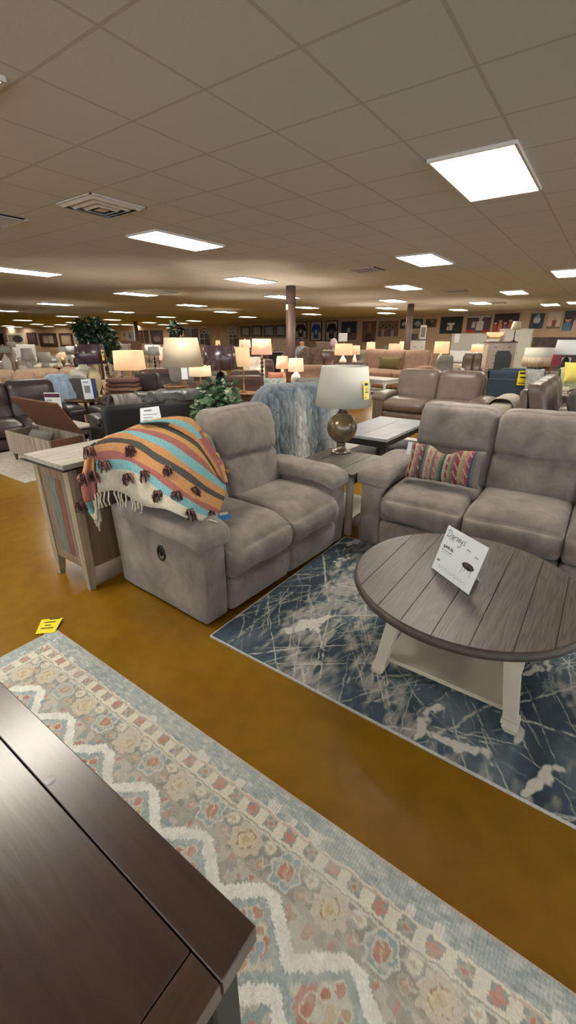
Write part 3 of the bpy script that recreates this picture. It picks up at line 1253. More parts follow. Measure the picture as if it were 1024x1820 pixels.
    for (dx, dy, c_) in ((0.0, -0.0, (206, 186, 150)), (0.02, 0.02, (184, 120, 104)), (0.02, -0.02, (184, 120, 104)), (-0.012, 0.0, (184, 120, 104)), (-0.055, 0.0, (192, 130, 114))):
        r_ = np.sqrt((s - 0.118 - dx) ** 2 + (hx_ - dy) ** 2)
        put(outm & (r_ < 0.0135), c_)
    for dy in (-0.075, 0.075):
        r_ = np.sqrt((s - 0.138) ** 2 + (hx_ - dy) ** 2)
        put(outm & (r_ < 0.010), (190, 128, 112))
    # inside diamonds
    inm = fz & (s <= edge)
    inner = edge - s
    hz = (Yw - 0.228 + P / 2 + 10 * P) % P - P / 2
    put(inm, (212, 206, 192))
    put(inm & (inner < 0.055), (156, 168, 168))
    put(inm & (inner < 0.055) & (vnoise(X, Y, 120, 14) > 0.6), (176, 184, 182))
    core = inm & (inner >= 0.055)
    put(core, (200, 192, 172))
    put(core & (blobs > 0.55), (160, 170, 172))
    put(core & (blobs < 0.33), (214, 206, 190))
    put(core & (vnoise(X, Y, 26, 15) > 0.70), (186, 128, 108))
    for (ss, hh, rr_, c_) in ((0.075, 0.0, 0.016, (190, 126, 108)), (0.045, 0.035, 0.013, (186, 120, 100)), (0.045, -0.035, 0.013, (190, 150, 122)), (0.02, 0.0, 0.02, (206, 182, 146)), (0.012, 0.06, 0.014, (186, 124, 104)), (0.012, -0.06, 0.014, (150, 166, 174))):
        r_ = np.sqrt((s - ss) ** 2 + (hz - hh) ** 2)
        put(inm & (r_ < rr_ + 0.004), (214, 206, 190))
        put(inm & (r_ < rr_), c_)
    zig = fz & (np.abs(s - edge) < 0.025 + 0.006 * (vnoise(X, Y, 50, 61) - 0.5)) & (d > 0.30)
    put(zig, (238, 237, 226))
    # wear and weave
    g = 0.84 + 0.22 * RJ.rand(*X.shape) + 0.10 * (vnoise(X, Y, 130, 16) - 0.5) + 0.08 * (vnoise(X, Y, 6, 17) - 0.5)
    col[:] = col * g[..., None]
    worn = (0.10 + 0.9 * (vnoise(X, Y, 5, 18) * 0.5 + vnoise(X, Y, 45, 19) * 0.5 - 0.40).clip(0, 0.4))[..., None]
    col[:] = col * (1 - worn) + nlin((198, 195, 184)) * worn
    col[:] = col * np.array((1.10, 1.14, 1.17))
    wv = 0.92 + 0.16 * (np.sin(Y * 2 * math.pi / 0.011 + 3 * N1) > 0)
    col[bord] = col[bord] * wv[bord][:, None]
    return np.clip(col, 0, 1)


xs = np.linspace(0.05, 0.95, 240)
ys_ = np.linspace(-0.55, 2.47, 800)
rn = grid_obj('runner_rug', xs, ys_, 0.0, runner_col, vcol_mat('runner_wool', 0.95, 0.5, 260), thick=0.010)
tag(rn, 'faded cream and blue floral runner rug in front of the dark cabinet', 'rug')


def rug_col(X, Y):
    rs = np.random.RandomState(5)
    col = np.empty(X.shape + (3,))
    base = vnoise(X * 0.35 + Y * 0.1, Y * 1.1, 7, 1) * 0.5 + vnoise(X, Y, 4, 2) * 0.3 + vnoise(X * 0.4, Y, 40, 3) * 0.2
    c0, c1, c2 = nlin((42, 55, 68)), nlin((64, 82, 95)), nlin((96, 110, 120))
    t = np.clip((base - 0.25) / 0.5, 0, 1)[..., None]
    col[:] = np.where(t < 0.6, c0 + (c1 - c0) * (t / 0.6), c1 + (c2 - c1) * ((t - 0.6) / 0.4))
    # pale worn patches
    pt = vnoise(X * 0.7, Y, 3.2, 21) * 0.42 + vnoise(X, Y, 9, 22) * 0.28 + vnoise(X * 0.5, Y, 34, 23) * 0.36
    pt = pt + 0.10 * np.exp(-((X - 2.2) / 0.5) ** 2 - ((Y - 1.1) / 0.5) ** 2)
    hat = vnoise(X * 0.25 + Y * 0.1, Y + X * 0.15, 120, 24)
    a = np.clip((pt - 0.58) / 0.16, 0, 1)[..., None] * (0.35 + 0.5 * hat[..., None])
    col[:] = col * (1 - a) + nlin((178, 174, 166)) * a
    # scratches
    amp = np.zeros(X.shape)
    wob = (vnoise(X, Y, 12, 31) - 0.5) * 0.05
    wob2 = (vnoise(X, Y, 45, 32) - 0.5) * 0.012
    brk = vnoise(X, Y, 22, 33) * 0.6 + vnoise(X, Y, 70, 34) * 0.4
    for k in range(430):
        x0 = rs.uniform(X.min(), X.max())
        y0 = rs.uniform(Y.min(), Y.max())
        fam = rs.rand()
        if fam < 0.45:
            th = rs.normal(0.5, 0.22)
        elif fam < 0.8:
            th = rs.normal(-0.7, 0.25)
        else:
            th = rs.uniform(0, PI)
        ln = rs.uniform(0.06, 0.42)
        w = rs.choice([0.0025, 0.0035, 0.005, 0.008], p=[0.45, 0.3, 0.18, 0.07])
        dx, dy = X - x0, Y - y0
        u = dx * math.cos(th) + dy * math.sin(th)
        v = -dx * math.sin(th) + dy * math.cos(th) + wob * rs.uniform(0.0, 0.45) + wob2 * 0.7
        m_ = np.clip(1.3 - np.abs(v) / w, 0, 1) * np.clip((ln - np.abs(u)) / 0.08, 0, 1)
        m_ = m_ * np.clip((brk - 0.25) * 4, 0.1, 1) * rs.uniform(0.35, 1.0)
        amp = np.maximum(amp, m_)
    # thick blotches along some scratches
    for k in range(26):
        x0 = rs.uniform(X.min(), X.max())
        y0 = rs.uniform(Y.min(), Y.max())
        th = rs.normal(-0.3, 0.6)
        dx, dy = X - x0, Y - y0
        u = (dx * math.cos(th) + dy * math.sin(th)) / rs.uniform(0.07, 0.22)
        v = (-dx * math.sin(th) + dy * math.cos(th) + wob) / rs.uniform(0.02, 0.05)
        g = np.exp(-u * u - v * v) * (0.15 + 0.8 * vnoise(X, Y, 26, 40 + k) + 0.75 * vnoise(X * 0.5, Y, 75, 70 + k))
        amp = np.maximum(amp, np.clip((g - 0.38) / 0.2, 0, 0.95))
    am = amp[..., None]
    col[:] = col * (1 - am) + nlin((204, 202, 194)) * am
    e = np.minimum.reduce([X - X.min(), X.max() - X, Y - Y.min(), Y.max() - Y])
    col[e < 0.007] = nlin((206, 206, 200))
    g = 0.86 + 0.28 * np.random.RandomState(9).rand(*X.shape) * (0.4 + 0.6 * vnoise(X, Y, 60, 60))
    return np.clip(col * g[..., None], 0, 1)


rugm = vcol_mat('blue_rug_pile', 0.9, 0.35, 220, sheen=0.15)
rg = grid_obj('area_rug', np.linspace(1.462, 3.20, 400), np.linspace(-1.1, 1.63, 620), 0.0, rug_col, rugm, thick=0.012)
tag(rg, 'navy blue area rug with pale scratch pattern under the round coffee table', 'rug')

# yellow tag on the runner corner
p = at(87, 1112, 0)
pt = thing('price_tag', 'yellow price tag lying on the floor at the runner rug corner', 'tag', (p.x, p.y, 0.0))
mb = MB()
q = [at(74, 1102, 0.006) - Vector((p.x, p.y, 0)), at(112, 1098, 0.014) - Vector((p.x, p.y, 0)), at(97, 1124, 0.012) - Vector((p.x, p.y, 0)), at(63, 1127, 0.004) - Vector((p.x, p.y, 0))]
mb.prism(q, (0, 0, 0.002))
mb.build('paper', YEL, pt)
mb = MB()
for (f0, f1, g) in ((0.2, 0.75, 0.72), (0.3, 0.6, 0.5), (0.15, 0.8, 0.3), (0.4, 0.9, 0.93)):
    def bi(f, gg):
        return (q[3].lerp(q[0], gg)).lerp(q[2].lerp(q[1], gg), f) + Vector((0, 0, 0.0025))
    mb.poly([bi(f0, g), bi(f1, g), bi(f1, g + 0.07), bi(f0, g + 0.07)])
mb.build('lettering', INK, pt)
mb = MB()
mb.tube([q[3].lerp(q[2], 0.5) + Vector((0, 0, 0.002)), at(78, 1132, 0.02) - Vector((p.x, p.y, 0))], 0.0015, 5)
mb.build('string', WHITEP, pt)

# ================================================================== DARK CABINET IN FRONT
cb = thing('storage_cabinet', 'dark walnut topped storage cabinet filling the lower left foreground', 'cabinet', (0, 0, 0))
CZ = 0.80
X1, Y0c, X0c, Y1c = 0.292, 0.272, -0.32, 1.85
mb = MB()
mb.box(((X1 + 0.2095) / 2, (Y0c + Y1c) / 2, CZ - 0.021), (X1 - 0.2095, Y1c - Y0c, 0.042), 0.002)
mb.build('top_board', DKWOOD, cb)
mb = MB()
mb.box(((0.207 + X0c) / 2, (Y0c + 0.066 + Y1c) / 2, CZ - 0.021), (0.207 - X0c, Y1c - Y0c - 0.066, 0.042), 0.0012)
mb.build('top_board', DKWOOD, cb)
mb = MB()
mb.box(((0.207 + X0c) / 2, Y0c + 0.032, CZ - 0.021), (0.207 - X0c, 0.064, 0.042), 0.0012)
mb.build('end_board', DKWOODX, cb)
CABG = mat('charcoal_green_paint', (52, 54, 50), 0.6, var=0.05)
mb = MB()
mb.box(((X1 - 0.05 + X0c + 0.05) / 2, (Y0c + 0.05 + Y1c - 0.05) / 2, 0.42), (X1 - X0c - 0.1, Y1c - Y0c - 0.1, 0.68), 0.004)
mb.build('body', CABG, cb)
for (x, y) in ((X1 - 0.055, Y0c + 0.055), (X1 - 0.055, Y1c - 0.055), (X0c + 0.055, Y0c + 0.055), (X0c + 0.055, Y1c - 0.055)):
    mb = MB()
    mb.box((x, y, 0.379), (0.06, 0.06, 0.757), 0.005)
    mb.build('corner_post', CABG, cb)
mb = MB()
mb.box((X1 - 0.045, (Y0c + Y1c) / 2, 0.735), (0.03, Y1c - Y0c - 0.16, 0.045), 0.006)
mb.box(((X1 + X0c) / 2, Y0c + 0.045, 0.735), (X1 - X0c - 0.16, 0.03, 0.045), 0.006)
mb.build('molding', CABG, cb)
for k in range(3):
    ya = Y0c + 0.11 + k * 0.455
    mb = MB()
    mb.box((X1 - 0.046, ya + 0.215, 0.40), (0.02, 0.42, 0.56), 0.006)
    d_ = mb.build('door', CABG, cb)
    mb = MB()
    mb.lathe([(0, 0), (0.008, 0.0), (0.006, 0.015), (0.014, 0.025), (0.0, 0.032)], seg=14)
    for v in mb.bm.verts:
        v.co = Vector((X1 - 0.036 + v.co.z, ya + 0.37 + v.co.x, 0.42 + v.co.y))
    mb.build('knob', BLACKM, d_)
p = at(89, 1387, CZ)
mb = MB()
mb.lathe([(0, 0), (0.011, 0), (0.011, 0.0008), (0, 0.001)], seg=20)
st = mb.build('round_sticker', mat('clear_sticker', (214, 212, 210), 0.4), None, (p.x, p.y, CZ + 0.0003))
tag(st, 'small clear round sticker stuck on the dark cabinet top', 'sticker')
# ================================================================== STRIPED THROW
AN = [((258, 903), at(258, 901, 0.74)), ((329, 921), at(329, 919, 0.765)), ((390, 926), at(390, 926, 0.59)), ((224, 878), at(224, 878, 0.80)),
      ((190, 930), Vector((1.43, 2.32, 0.62))), ((345, 745), None), ((405, 860), None), ((300, 830), None), ((240, 757), None),
      ((172, 790), None), ((150, 860), None)]
YS = {(345, 745): 2.30, (405, 860): 2.02, (300, 830): 2.05, (240, 757): 2.42, (172, 790): 2.40, (150, 860): 2.45}
apx, adp = [], []
for (uv, p) in AN:
    if p is None:
        d = ray(*uv)
        p = CAM + d * (YS[uv] / d.y)
    apx.append(uv)
    adp.append(p.dot(fw))
apx = np.array(apx, float)
adp = np.array(adp)


def phi(r):
    return np.where(r > 0, r * r * np.log(np.maximum(r, 1e-9)), 0)


nA = len(apx)
sA = apx / 100.0
KM = np.zeros((nA + 3, nA + 3))
KM[:nA, :nA] = phi(np.linalg.norm(sA[:, None] - sA[None], axis=2)) + np.eye(nA) * 0.02
KM[:nA, nA] = 1
KM[:nA, nA + 1:] = sA
KM[nA, :nA] = 1
KM[nA + 1:, :nA] = sA.T
sol = np.linalg.solve(KM, np.concatenate([adp, [0, 0, 0]]))


def tdepth(u, v):
    s = np.array([u / 100.0, v / 100.0])
    return float(phi(np.linalg.norm(sA - s, axis=1)) @ sol[:nA] + sol[nA] + sol[nA + 1:] @ s)


def cz(p):                 # close-up measuring frame -> photo frame
    return (130 + p[0] / 3.4133, 720 + p[1] / 3.4133)


def tp(u, v, dd=0.0):
    return rp(u, v, tdepth(u, v) + dd)


B = [
    [(150, 532), (245, 517), (320, 542), (440, 612), (560, 632), (680, 680), (760, 698), (832, 712)],
    [(140, 400), (250, 388), (330, 392), (400, 420), (480, 480), (560, 545), (660, 610), (750, 655), (862, 690)],
    [(140, 338), (250, 328), (340, 340), (420, 385), (500, 440), (600, 520), (700, 575), (800, 635), (882, 662)],
    [(125, 292), (210, 275), (300, 290), (400, 345), (500, 400), (600, 470), (720, 560), (810, 600), (892, 640)],
    [(128, 246), (220, 230), (320, 235), (400, 270), (500, 340), (600, 395), (700, 465), (800, 530), (908, 583)],
    [(145, 222), (220, 200), (300, 205), (400, 225), (500, 290), (600, 350), (700, 410), (800, 490), (917, 558)],
    [(200, 190), (300, 168), (380, 190), (480, 230), (560, 270), (650, 340), (750, 410), (830, 460), (922, 522)],
    [(300, 160), (380, 160), (500, 195), (600, 240), (700, 310), (780, 370), (860, 435), (926, 490)],
    [(335, 142), (450, 152), (560, 180), (660, 230), (740, 290), (800, 345), (850, 410), (905, 465)],
    [(385, 122), (480, 125), (580, 160), (680, 210), (750, 260), (800, 320), (840, 380), (885, 445)],
    [(410, 110), (520, 112), (600, 135), (700, 190), (760, 235), (800, 290), (840, 350), (882, 430)],
]
STR_OR = mat('throw_orange', (196, 143, 98), 0.95, var=0.06, scale=60, bump=0.4, bscale=260, spec=0.1)
STR_BL = mat('throw_light_blue', (126, 174, 177), 0.95, var=0.06, scale=60, bump=0.4, bscale=260, spec=0.1)
STR_MV = mat('throw_rose', (164, 105, 98), 0.95, var=0.06, scale=60, bump=0.4, bscale=260, spec=0.1)
STR_GR = mat('throw_grey', (84, 82, 79), 0.95, var=0.10, scale=60, bump=0.4, bscale=260, spec=0.1)
STR_CR = mat('throw_cream', (196, 187, 168), 0.95, var=0.05, scale=60, bump=0.4, bscale=260, spec=0.1)
STR_YO = mat('throw_amber', (194, 148, 94), 0.95, var=0.06, scale=60, bump=0.4, bscale=260, spec=0.1)
TM = [STR_CR, STR_BL, STR_MV, STR_OR, STR_GR, STR_OR, STR_BL, STR_MV, STR_YO, STR_GR, STR_OR]
NU, SUB = 34, 3
rows, rmat = [], []
RB = [cat_rom([cz(p) for p in r], NU) for r in B]
for i in range(len(RB) - 1):
    for k in range(SUB):
        f = k / SUB
        rows.append([(1 - f) * np.array(a) + f * np.array(b) for a, b in zip(RB[i], RB[i + 1])])
        rmat.append(i)
rows.append(RB[-1])
thr = thing('throw_blanket', 'striped orange blue and rose throw with brown pompoms draped over the loveseat end', 'throw', tuple(at(258, 901, 0.74)))
org = Vector(thr.location)


def fold(i, j):
    u = j / (NU - 1)
    v = i / (len(rows) - 1)
    g = 0.0
    # soft vertical folds near the hanging hem at the left
    g += 0.016 * math.exp(-v * 3.5) * math.sin(u * 26 + 1.0) * math.exp(-u * 2.2)
    g += 0.008 * math.sin(u * 9 + v * 5)
    return g


G = [[tp(p[0], p[1], fold(i, j)) - org for j, p in enumerate(row)] for i, row in enumerate(rows)]
mb = MB()
mb.sheet(G, 0.009, lambda i, j: rmat[i])
mb.build('blanket', TM, thr)
# turned over border along the right edge
T1 = cat_rom([cz(p) for p in [(414, 107), (520, 100), (620, 118), (725, 172), (775, 228), (815, 285), (858, 350), (900, 440)]], NU)
T2 = cat_rom([cz(p) for p in [(418, 104), (540, 90), (650, 95), (735, 140), (785, 210), (832, 280), (885, 360), (920, 468)]], NU)
T3 = cat_rom([cz(p) for p in [(424, 101), (600, 73), (700, 78), (748, 112), (800, 185), (855, 270), (908, 352), (938, 468)]], NU)
R10 = cat_rom([cz(p) for p in B[10]], NU)
fr = []
for A_, B_, n_ in ((R10, T1, 3), (T1, T2, 3), (T2, T3, 3)):
    for k in range(n_):
        f = k / n_
        fr.append([(1 - f) * np.array(a) + f * np.array(b) for a, b in zip(A_, B_)])
fr.append(T3)
G2 = [[tp(p[0], p[1], -0.012 - 0.035 * math.sin(PI * min(1, i / (len(fr) - 1.0)) ) ) - org for p in row] for i, row in enumerate(fr)]


def fmi(i, j):
    u = j / NU
    if i < 3:
        return 0 if u > 0.25 else 1
    if i < 6:
        return 2 if u < 0.55 else 3
    return 0 if (u < 0.5 or u > 0.8) else 3


mb = MB()
mb.sheet(G2, 0.009, fmi)
mb.build('folded_border', [STR_OR, STR_GR, STR_BL, STR_MV], thr)
# back side, falling behind the cushion
top_edge = [p for p in T3[:NU // 2]]
G3 = []
for k in range(7):
    G3.append([tp(p[0], p[1], 0.012 + 0.0 * k) - org + Vector((0.05, 0.30, 0)) * (k / 6) + Vector((0, 0, -0.01 - 0.42 * (k / 6) ** 2)) for p in [np.array(a) for a in (cat_rom([cz(q) for q in [(200, 190), (300, 168), (335, 142), (385, 122), (418, 104), (540, 90), (600, 73), (700, 78)]], 16))]])
mb = MB()
mb.sheet(G3, 0.009, lambda i, j: min(3, i // 2))
mb.build('rear_fall', [STR_OR, STR_BL, STR_MV, STR_CR], thr)
# left lobe hanging past the corner
inner = [(135, 226), (128, 246), (126, 330), (128, 400), (132, 470), (140, 545), (155, 620), (172, 705)]
outer = [(112, 240), (92, 262), (76, 330), (62, 400), (50, 470), (62, 560), (92, 640), (150, 722)]
bands = [1, 0, 0, 3, 3, 2, 4]
IN = cat_rom([cz(p) for p in inner], 29)
OU = cat_rom([cz(p) for p in outer], 29)
G4 = []
for a, b in zip(IN, OU):
    row = []
    for k in range(7):
        f = k / 6
        p = (1 - f) * a + f * b
        row.append(tp(p[0], p[1], 0.03 + 0.05 * f + 0.02 * math.sin(f * PI * 2)) - org)
    G4.append(row)
mb = MB()
mb.sheet(G4, 0.009, lambda i, j: bands[min(6, i // 4)])
mb.build('side_fold', [STR_OR, STR_GR, STR_BL, STR_MV, STR_CR], thr)
# fringe
FRM = mat('cream_fringe', (206, 196, 176), 0.95, var=0.08, scale=40)


def strand(p, ln, rnd, out=0.0):
    mb = MB()
    pth = []
    for k in range(6):
        f = k / 5
        pth.append(p + Vector((rnd.uniform(-1, 1) * 0.004 + out * f * sx_.x * 0, 0, -ln * f)) + fw * (-0.004 - 0.008 * f) + Vector((math.sin(f * 5 + p.x * 50) * 0.004, math.cos(f * 4 + p.y * 60) * 0.004, 0)))
    mb.tube(pth, [0.005, 0.0055, 0.005, 0.005, 0.005, 0.0062], 6)
    mb.build('fringe_strand', FRM, thr)


rnd = random.Random(3)
for k in range(12):
    f = k / 11
    i = int(f * (NU - 1) * 0.42)
    p = G[0][i]
    strand(p, 0.10 - 0.02 * f if f < 0.55 else 0.085 - 0.05 * (f - 0.55), rnd)
for k in range(9):
    row = G4[18 + k] if 18 + k < len(G4) else G4[-1]
    f = k / 8
    strand(row[0].lerp(row[-1], rnd.uniform(0, 0.4)), 0.16 - 0.07 * f, rnd)
for k in range(5):
    p = G[0][NU - 1 - k // 2]
    mb = MB()
    e = p + Vector((-0.01 + 0.012 * k, -0.05 - 0.006 * k, 0.0)) * 1.0
    mb.tube([p, (p + e) / 2 + Vector((0, 0, 0.012)), e + Vector((0, 0, -0.002))], 0.005, 6)
    mb.build('fringe_strand', FRM, thr)
# pompom tassels
TAS = [mat('tassel_maroon', (104, 58, 54), 0.95), mat('tassel_pink', (186, 140, 130), 0.95), mat('tassel_charcoal', (62, 48, 46), 0.95)]


def tassel(c, seed, size=0.044, name='tassel', mats=TAS, n=46):
    rd = random.Random(seed)
    mb = MB()
    for k in range(n):
        a = rd.uniform(0, 2 * PI)
        r = size * rd.uniform(0.5, 1.0)
        side = Vector((math.cos(a), math.sin(a), 0)) * r * 0.85
        end = c + side + Vector((0, 0, -size * rd.uniform(0.3, 1.35))) - fw * size * 0.35
        midp = c + side * 0.7 + Vector((0, 0, size * rd.uniform(0.0, 0.35))) - fw * size * 0.45
        mb.tube([c - fw * 0.005, midp, end], [0.003, 0.0042, 0.0042], 5, mi=rd.choice([0, 0, 0, 1, 1, 2, 2]))
    return mb.build(name, mats, thr)


for i, q in enumerate([(350, 258), (195, 345), (335, 425), (437, 408), (572, 380), (518, 528), (630, 530), (745, 505), (712, 640), (836, 650)]):
    u, v = cz(q)
    tassel(tp(u, v, -0.012) - org, 10 + i)
for i, q in enumerate([(103, 262), (70, 425), (128, 412), (52, 590)]):
    u, v = cz(q)
    tassel(tp(u, v, 0.02) - org, 30 + i)
TY = [mat('tassel_yellow', (214, 178, 96), 0.95), mat('tassel_straw', (226, 204, 150), 0.95), mat('tassel_gold', (190, 150, 70), 0.95)]
for i, q in enumerate([(682, 80), (788, 180), (868, 295), (932, 395)]):
    u, v = cz(q)
    o = tassel(tp(u, v, -0.02) - org, 50 + i, 0.026, 'edge_tassel', TY, 22)
    o['label'] = 'small yellow tassel'
# care tag on the seat
mb = MB()
q = [at(388, 918, 0.585), at(409, 914, 0.59), at(411, 921, 0.585), at(390, 926, 0.58)]
mb.prism([p - org for p in q], (0, 0, 0.002))
q = [at(390, 912, 0.585), at(404, 910, 0.59), at(406, 914, 0.588), at(391, 917, 0.584)]
mb.prism([p - org for p in q], (0, 0, 0.002), mi=1)
o = mb.build('care_tag', [mat('tag_blue', (40, 140, 210), 0.6), WHITEP], thr)
o['label'] = 'blue and white care tag'

# ================================================================== CONSOLE CABINET (reclaimed wood)
RECL = [wood('reclaimed_grey', (92, 84, 74), (140, 130, 116), 'z', 0.8, 1.0), wood('reclaimed_green', (78, 84, 76), (122, 126, 114), 'z', 0.8),
        wood('reclaimed_rust', (98, 58, 44), (136, 88, 70), 'z', 0.8), wood('reclaimed_brown', (104, 84, 66), (150, 128, 104), 'z', 0.8)]
TOPW = wood('reclaimed_top', (128, 122, 112), (176, 170, 160), 'x', 0.6, 0.8)
FRW = wood('reclaimed_frame', (134, 116, 94), (176, 158, 134), 'z', 0.75, 0.8)
con = thing('console_cabinet', 'tall narrow reclaimed wood cabinet with mixed plank side behind the loveseat', 'cabinet', (1.33, 2.70, 0))
CW, CD, CH = 1.25, 0.46, 0.955
mb = MB()
mb.box((CW / 2 - 0.01, CD / 2, CH - 0.02), (CW + 0.05, CD + 0.05, 0.035), 0.003)
mb.build('top', TOPW, con)
mb = MB()
mb.box((CW / 2 - 0.01, CD / 2, CH - 0.044), (CW + 0.054, CD + 0.054, 0.012))
mb.build('metal_edge', mat('iron_strap', (58, 52, 50), 0.5, metal=0.5), con)
for (x, y) in ((0, 0), (0, CD), (CW, 0), (CW, CD)):
    mb = MB()
    sx = 1 if x == 0 else -1
    sy = 1 if y == 0 else -1
    w0, w1 = 0.062, 0.04
    a = [(x, y, CH - 0.05), (x + sx * w0, y, CH - 0.05), (x + sx * w0, y + sy * w0, CH - 0.05), (x, y + sy * w0, CH - 0.05)]
    b_ = [(x, y, 0), (x + sx * w1, y, 0), (x + sx * w1, y + sy * w1, 0), (x, y + sy * w1, 0)]
    c_ = [(p[0], p[1], 0.16) for p in a]
    V = [[mb.bm.verts.new(p) for p in r] for r in (a, c_, b_)]
    for A_, B_ in zip(V, V[1:]):
        for k in range(4):
            mb.bm.faces.new((A_[k], B_[k], B_[(k + 1) % 4], A_[(k + 1) % 4]))
    mb.bm.faces.new(V[0])
    mb.bm.faces.new(list(reversed(V[2])))
    mb.build('leg', FRW, con)
for xx in (0.02, CW - 0.02):
    mb = MB()
    n = 5
    wds = [0.08, 0.07, 0.09, 0.06, 0.055]
    y = 0.058
    for k in range(n):
        w = (CD - 0.116) * wds[k] / sum(wds)
        mb.box((xx, y + w / 2, 0.46 + 0.06), (0.02, w - 0.003, 0.60), 0.002, mi=[0, 2, 1, 0, 3][k])
        y += w
    mb.build('side_panel', RECL, con)
    mb = MB()
    mb.box((xx, CD / 2, 0.20), (0.03, CD - 0.12, 0.06), 0.003)
    mb.box((xx, CD / 2, 0.86), (0.03, CD - 0.12, 0.09), 0.003)
    mb.build('side_rail', RECL[3], con)
mb = MB()
mb.box((CW / 2, 0.02, 0.535), (CW - 0.12, 0.022, 0.74), 0.002)
mb.build('front_panel', mat('plain_brown_panel', (112, 92, 72), 0.75, var=0.08, scale=5, stretch=(8, 8, 1)), con)
mb = MB()
mb.box((CW / 2, CD - 0.02, 0.535), (CW - 0.12, 0.022, 0.74), 0.002)
mb.build('back_panel', RECL[0], con)
mb = MB()
mb.box((CW / 2, CD / 2, 0.19), (CW - 0.08, CD - 0.07, 0.02))
mb.build('bottom_shelf', RECL[3], con)

# standing page card on it
p = at(272, 757, CH)
p = Vector((2.30, 2.98, CH))
cdt = thing('display_card', 'white printed page standing behind the striped throw', 'sign', (p.x, p.y, CH))
A0, A1 = rp(249, 726, p.dot(fw)), rp(282, 722, p.dot(fw))
B1_, B0_ = rp(291, 757, p.dot(fw) - 0.02), rp(249, 760, p.dot(fw) - 0.02)
hz = max(A0.z, A1.z)
mb = MB()
P_ = [Vector((B0_.x, B0_.y, CH + 0.001)), Vector((B1_.x, B1_.y, CH + 0.001)), A1, A0]
mb.prism([q - p for q in P_], fw * 0.004)
mb.build('page', WHITEP, cdt)
mb = MB()
for k, g in enumerate((0.86, 0.72, 0.60, 0.5, 0.4, 0.3)):
    a = (P_[0].lerp(P_[3], g)).lerp(P_[1].lerp(P_[2], g), 0.15 if k else 0.2) - p - fw * 0.002
    b = (P_[0].lerp(P_[3], g)).lerp(P_[1].lerp(P_[2], g), 0.85 if k % 2 else 0.6) - p - fw * 0.002
    mb.poly([a, b, b + Vector((0, 0, 0.012 if k == 0 else 0.005)), a + Vector((0, 0, 0.012 if k == 0 else 0.005))])
mb.build('lettering', GREYINK, cdt)
mb = MB()
mb.box((0, 0.0, 0.003), (0.10, 0.06, 0.005))
mb.build('foot', WHITEP, cdt, tuple(fw * 0.05), math.atan2(rt.y, rt.x))

# ================================================================== END TABLE + LAMP
et = thing('end_table', 'square grey topped end table with cream legs between loveseat and sofa', 'end table', (3.585, 1.93, 0))
EH = 0.60
mb = MB()
for k in range(4):
    mb.box((0, -0.2475 + 0.165 * k, EH - 0.016), (0.74, 0.162, 0.032), 0.004)
mb.build('tabletop', GREYWOOD, et)
mb = MB()
for s in (-1, 1):
    mb.box((0, s * 0.285, EH - 0.075), (0.595, 0.02, 0.085))
    mb.box((s * 0.325, 0, EH - 0.075), (0.02, 0.52, 0.085))
mb.build('apron', GREYEDGE, et)
for sx in (-1, 1):
    for sy in (-1, 1):
        mb = MB()
        mb.box((sx * 0.325, sy * 0.285, (EH - 0.033) / 2), (0.055, 0.055, EH - 0.033), 0.005)
        mb.build('leg', CREAM, et)
mb = MB()
mb.box((0, 0, 0.15), (0.59, 0.61, 0.025), 0.004)
mb.build('shelf', CREAM, et)


def shade_prof(r0, r1, z0, z1, t=0.004):
    """double walled drum: bottom radius r0 at z0, top radius r1 at z1"""
    return [(r0, z0), (r1, z1), (r1 - t, z1), (r0 - t, z0)]


lp = Vector((3.86, 2.08, EH))
lm = thing('table_lamp', 'unlit white drum shade lamp with round bronze globe base on the end table', 'lamp', tuple(lp))
mb = MB()
mb.lathe([(0, 0), (0.105, 0), (0.108, 0.012), (0.085, 0.022), (0.06, 0.035), (0.048, 0.05), (0.044, 0.085), (0.05, 0.09), (0.05, 0.1), (0.04, 0.102), (0, 0.102)], seg=40)
mb.build('base', mat('bronze_base', (150, 138, 122), 0.28, metal=0.75), lm)
mb = MB()
GR = 0.152
prof = []
for k in range(25):
    a = -PI / 2 + PI * k / 24
    prof.append((max(0.0, GR * math.cos(a)), 0.255 + GR * 1.02 * math.sin(a)))
prof[0] = (0, prof[0][1])
prof[-1] = (0, prof[-1][1])
mb.lathe(prof, seg=48)
mb.build('globe', mat('bronze_glass', (118, 104, 78), 0.28, metal=0.35, var=0.18, scale=5, coat=0.5), lm)
mb = MB()
mb.lathe([(0.05, 0.385), (0.055, 0.40), (0.045, 0.415), (0.035, 0.43), (0.042, 0.445), (0.03, 0.46), (0.018, 0.50), (0.01, 0.56), (0, 0.56)], seg=28)
mb.build('neck', mat('bronze_dark', (84, 76, 64), 0.4, metal=0.6), lm)
mb = MB()
mb.lathe(shade_prof(0.278, 0.225, 0.478, 0.845), seg=56, closed=True)
sh = mb.build('lamp_shade', SHADE_OFF, lm)
mb = MB()
for k in range(3):
    a = 2 * PI * k / 3
    mb.tube([(0.009 * math.cos(a), 0.009 * math.sin(a), 0.55), (0.21 * math.cos(a), 0.21 * math.sin(a), 0.80)], 0.003, 5)
mb.build('shade_spider', BLACKM, lm)
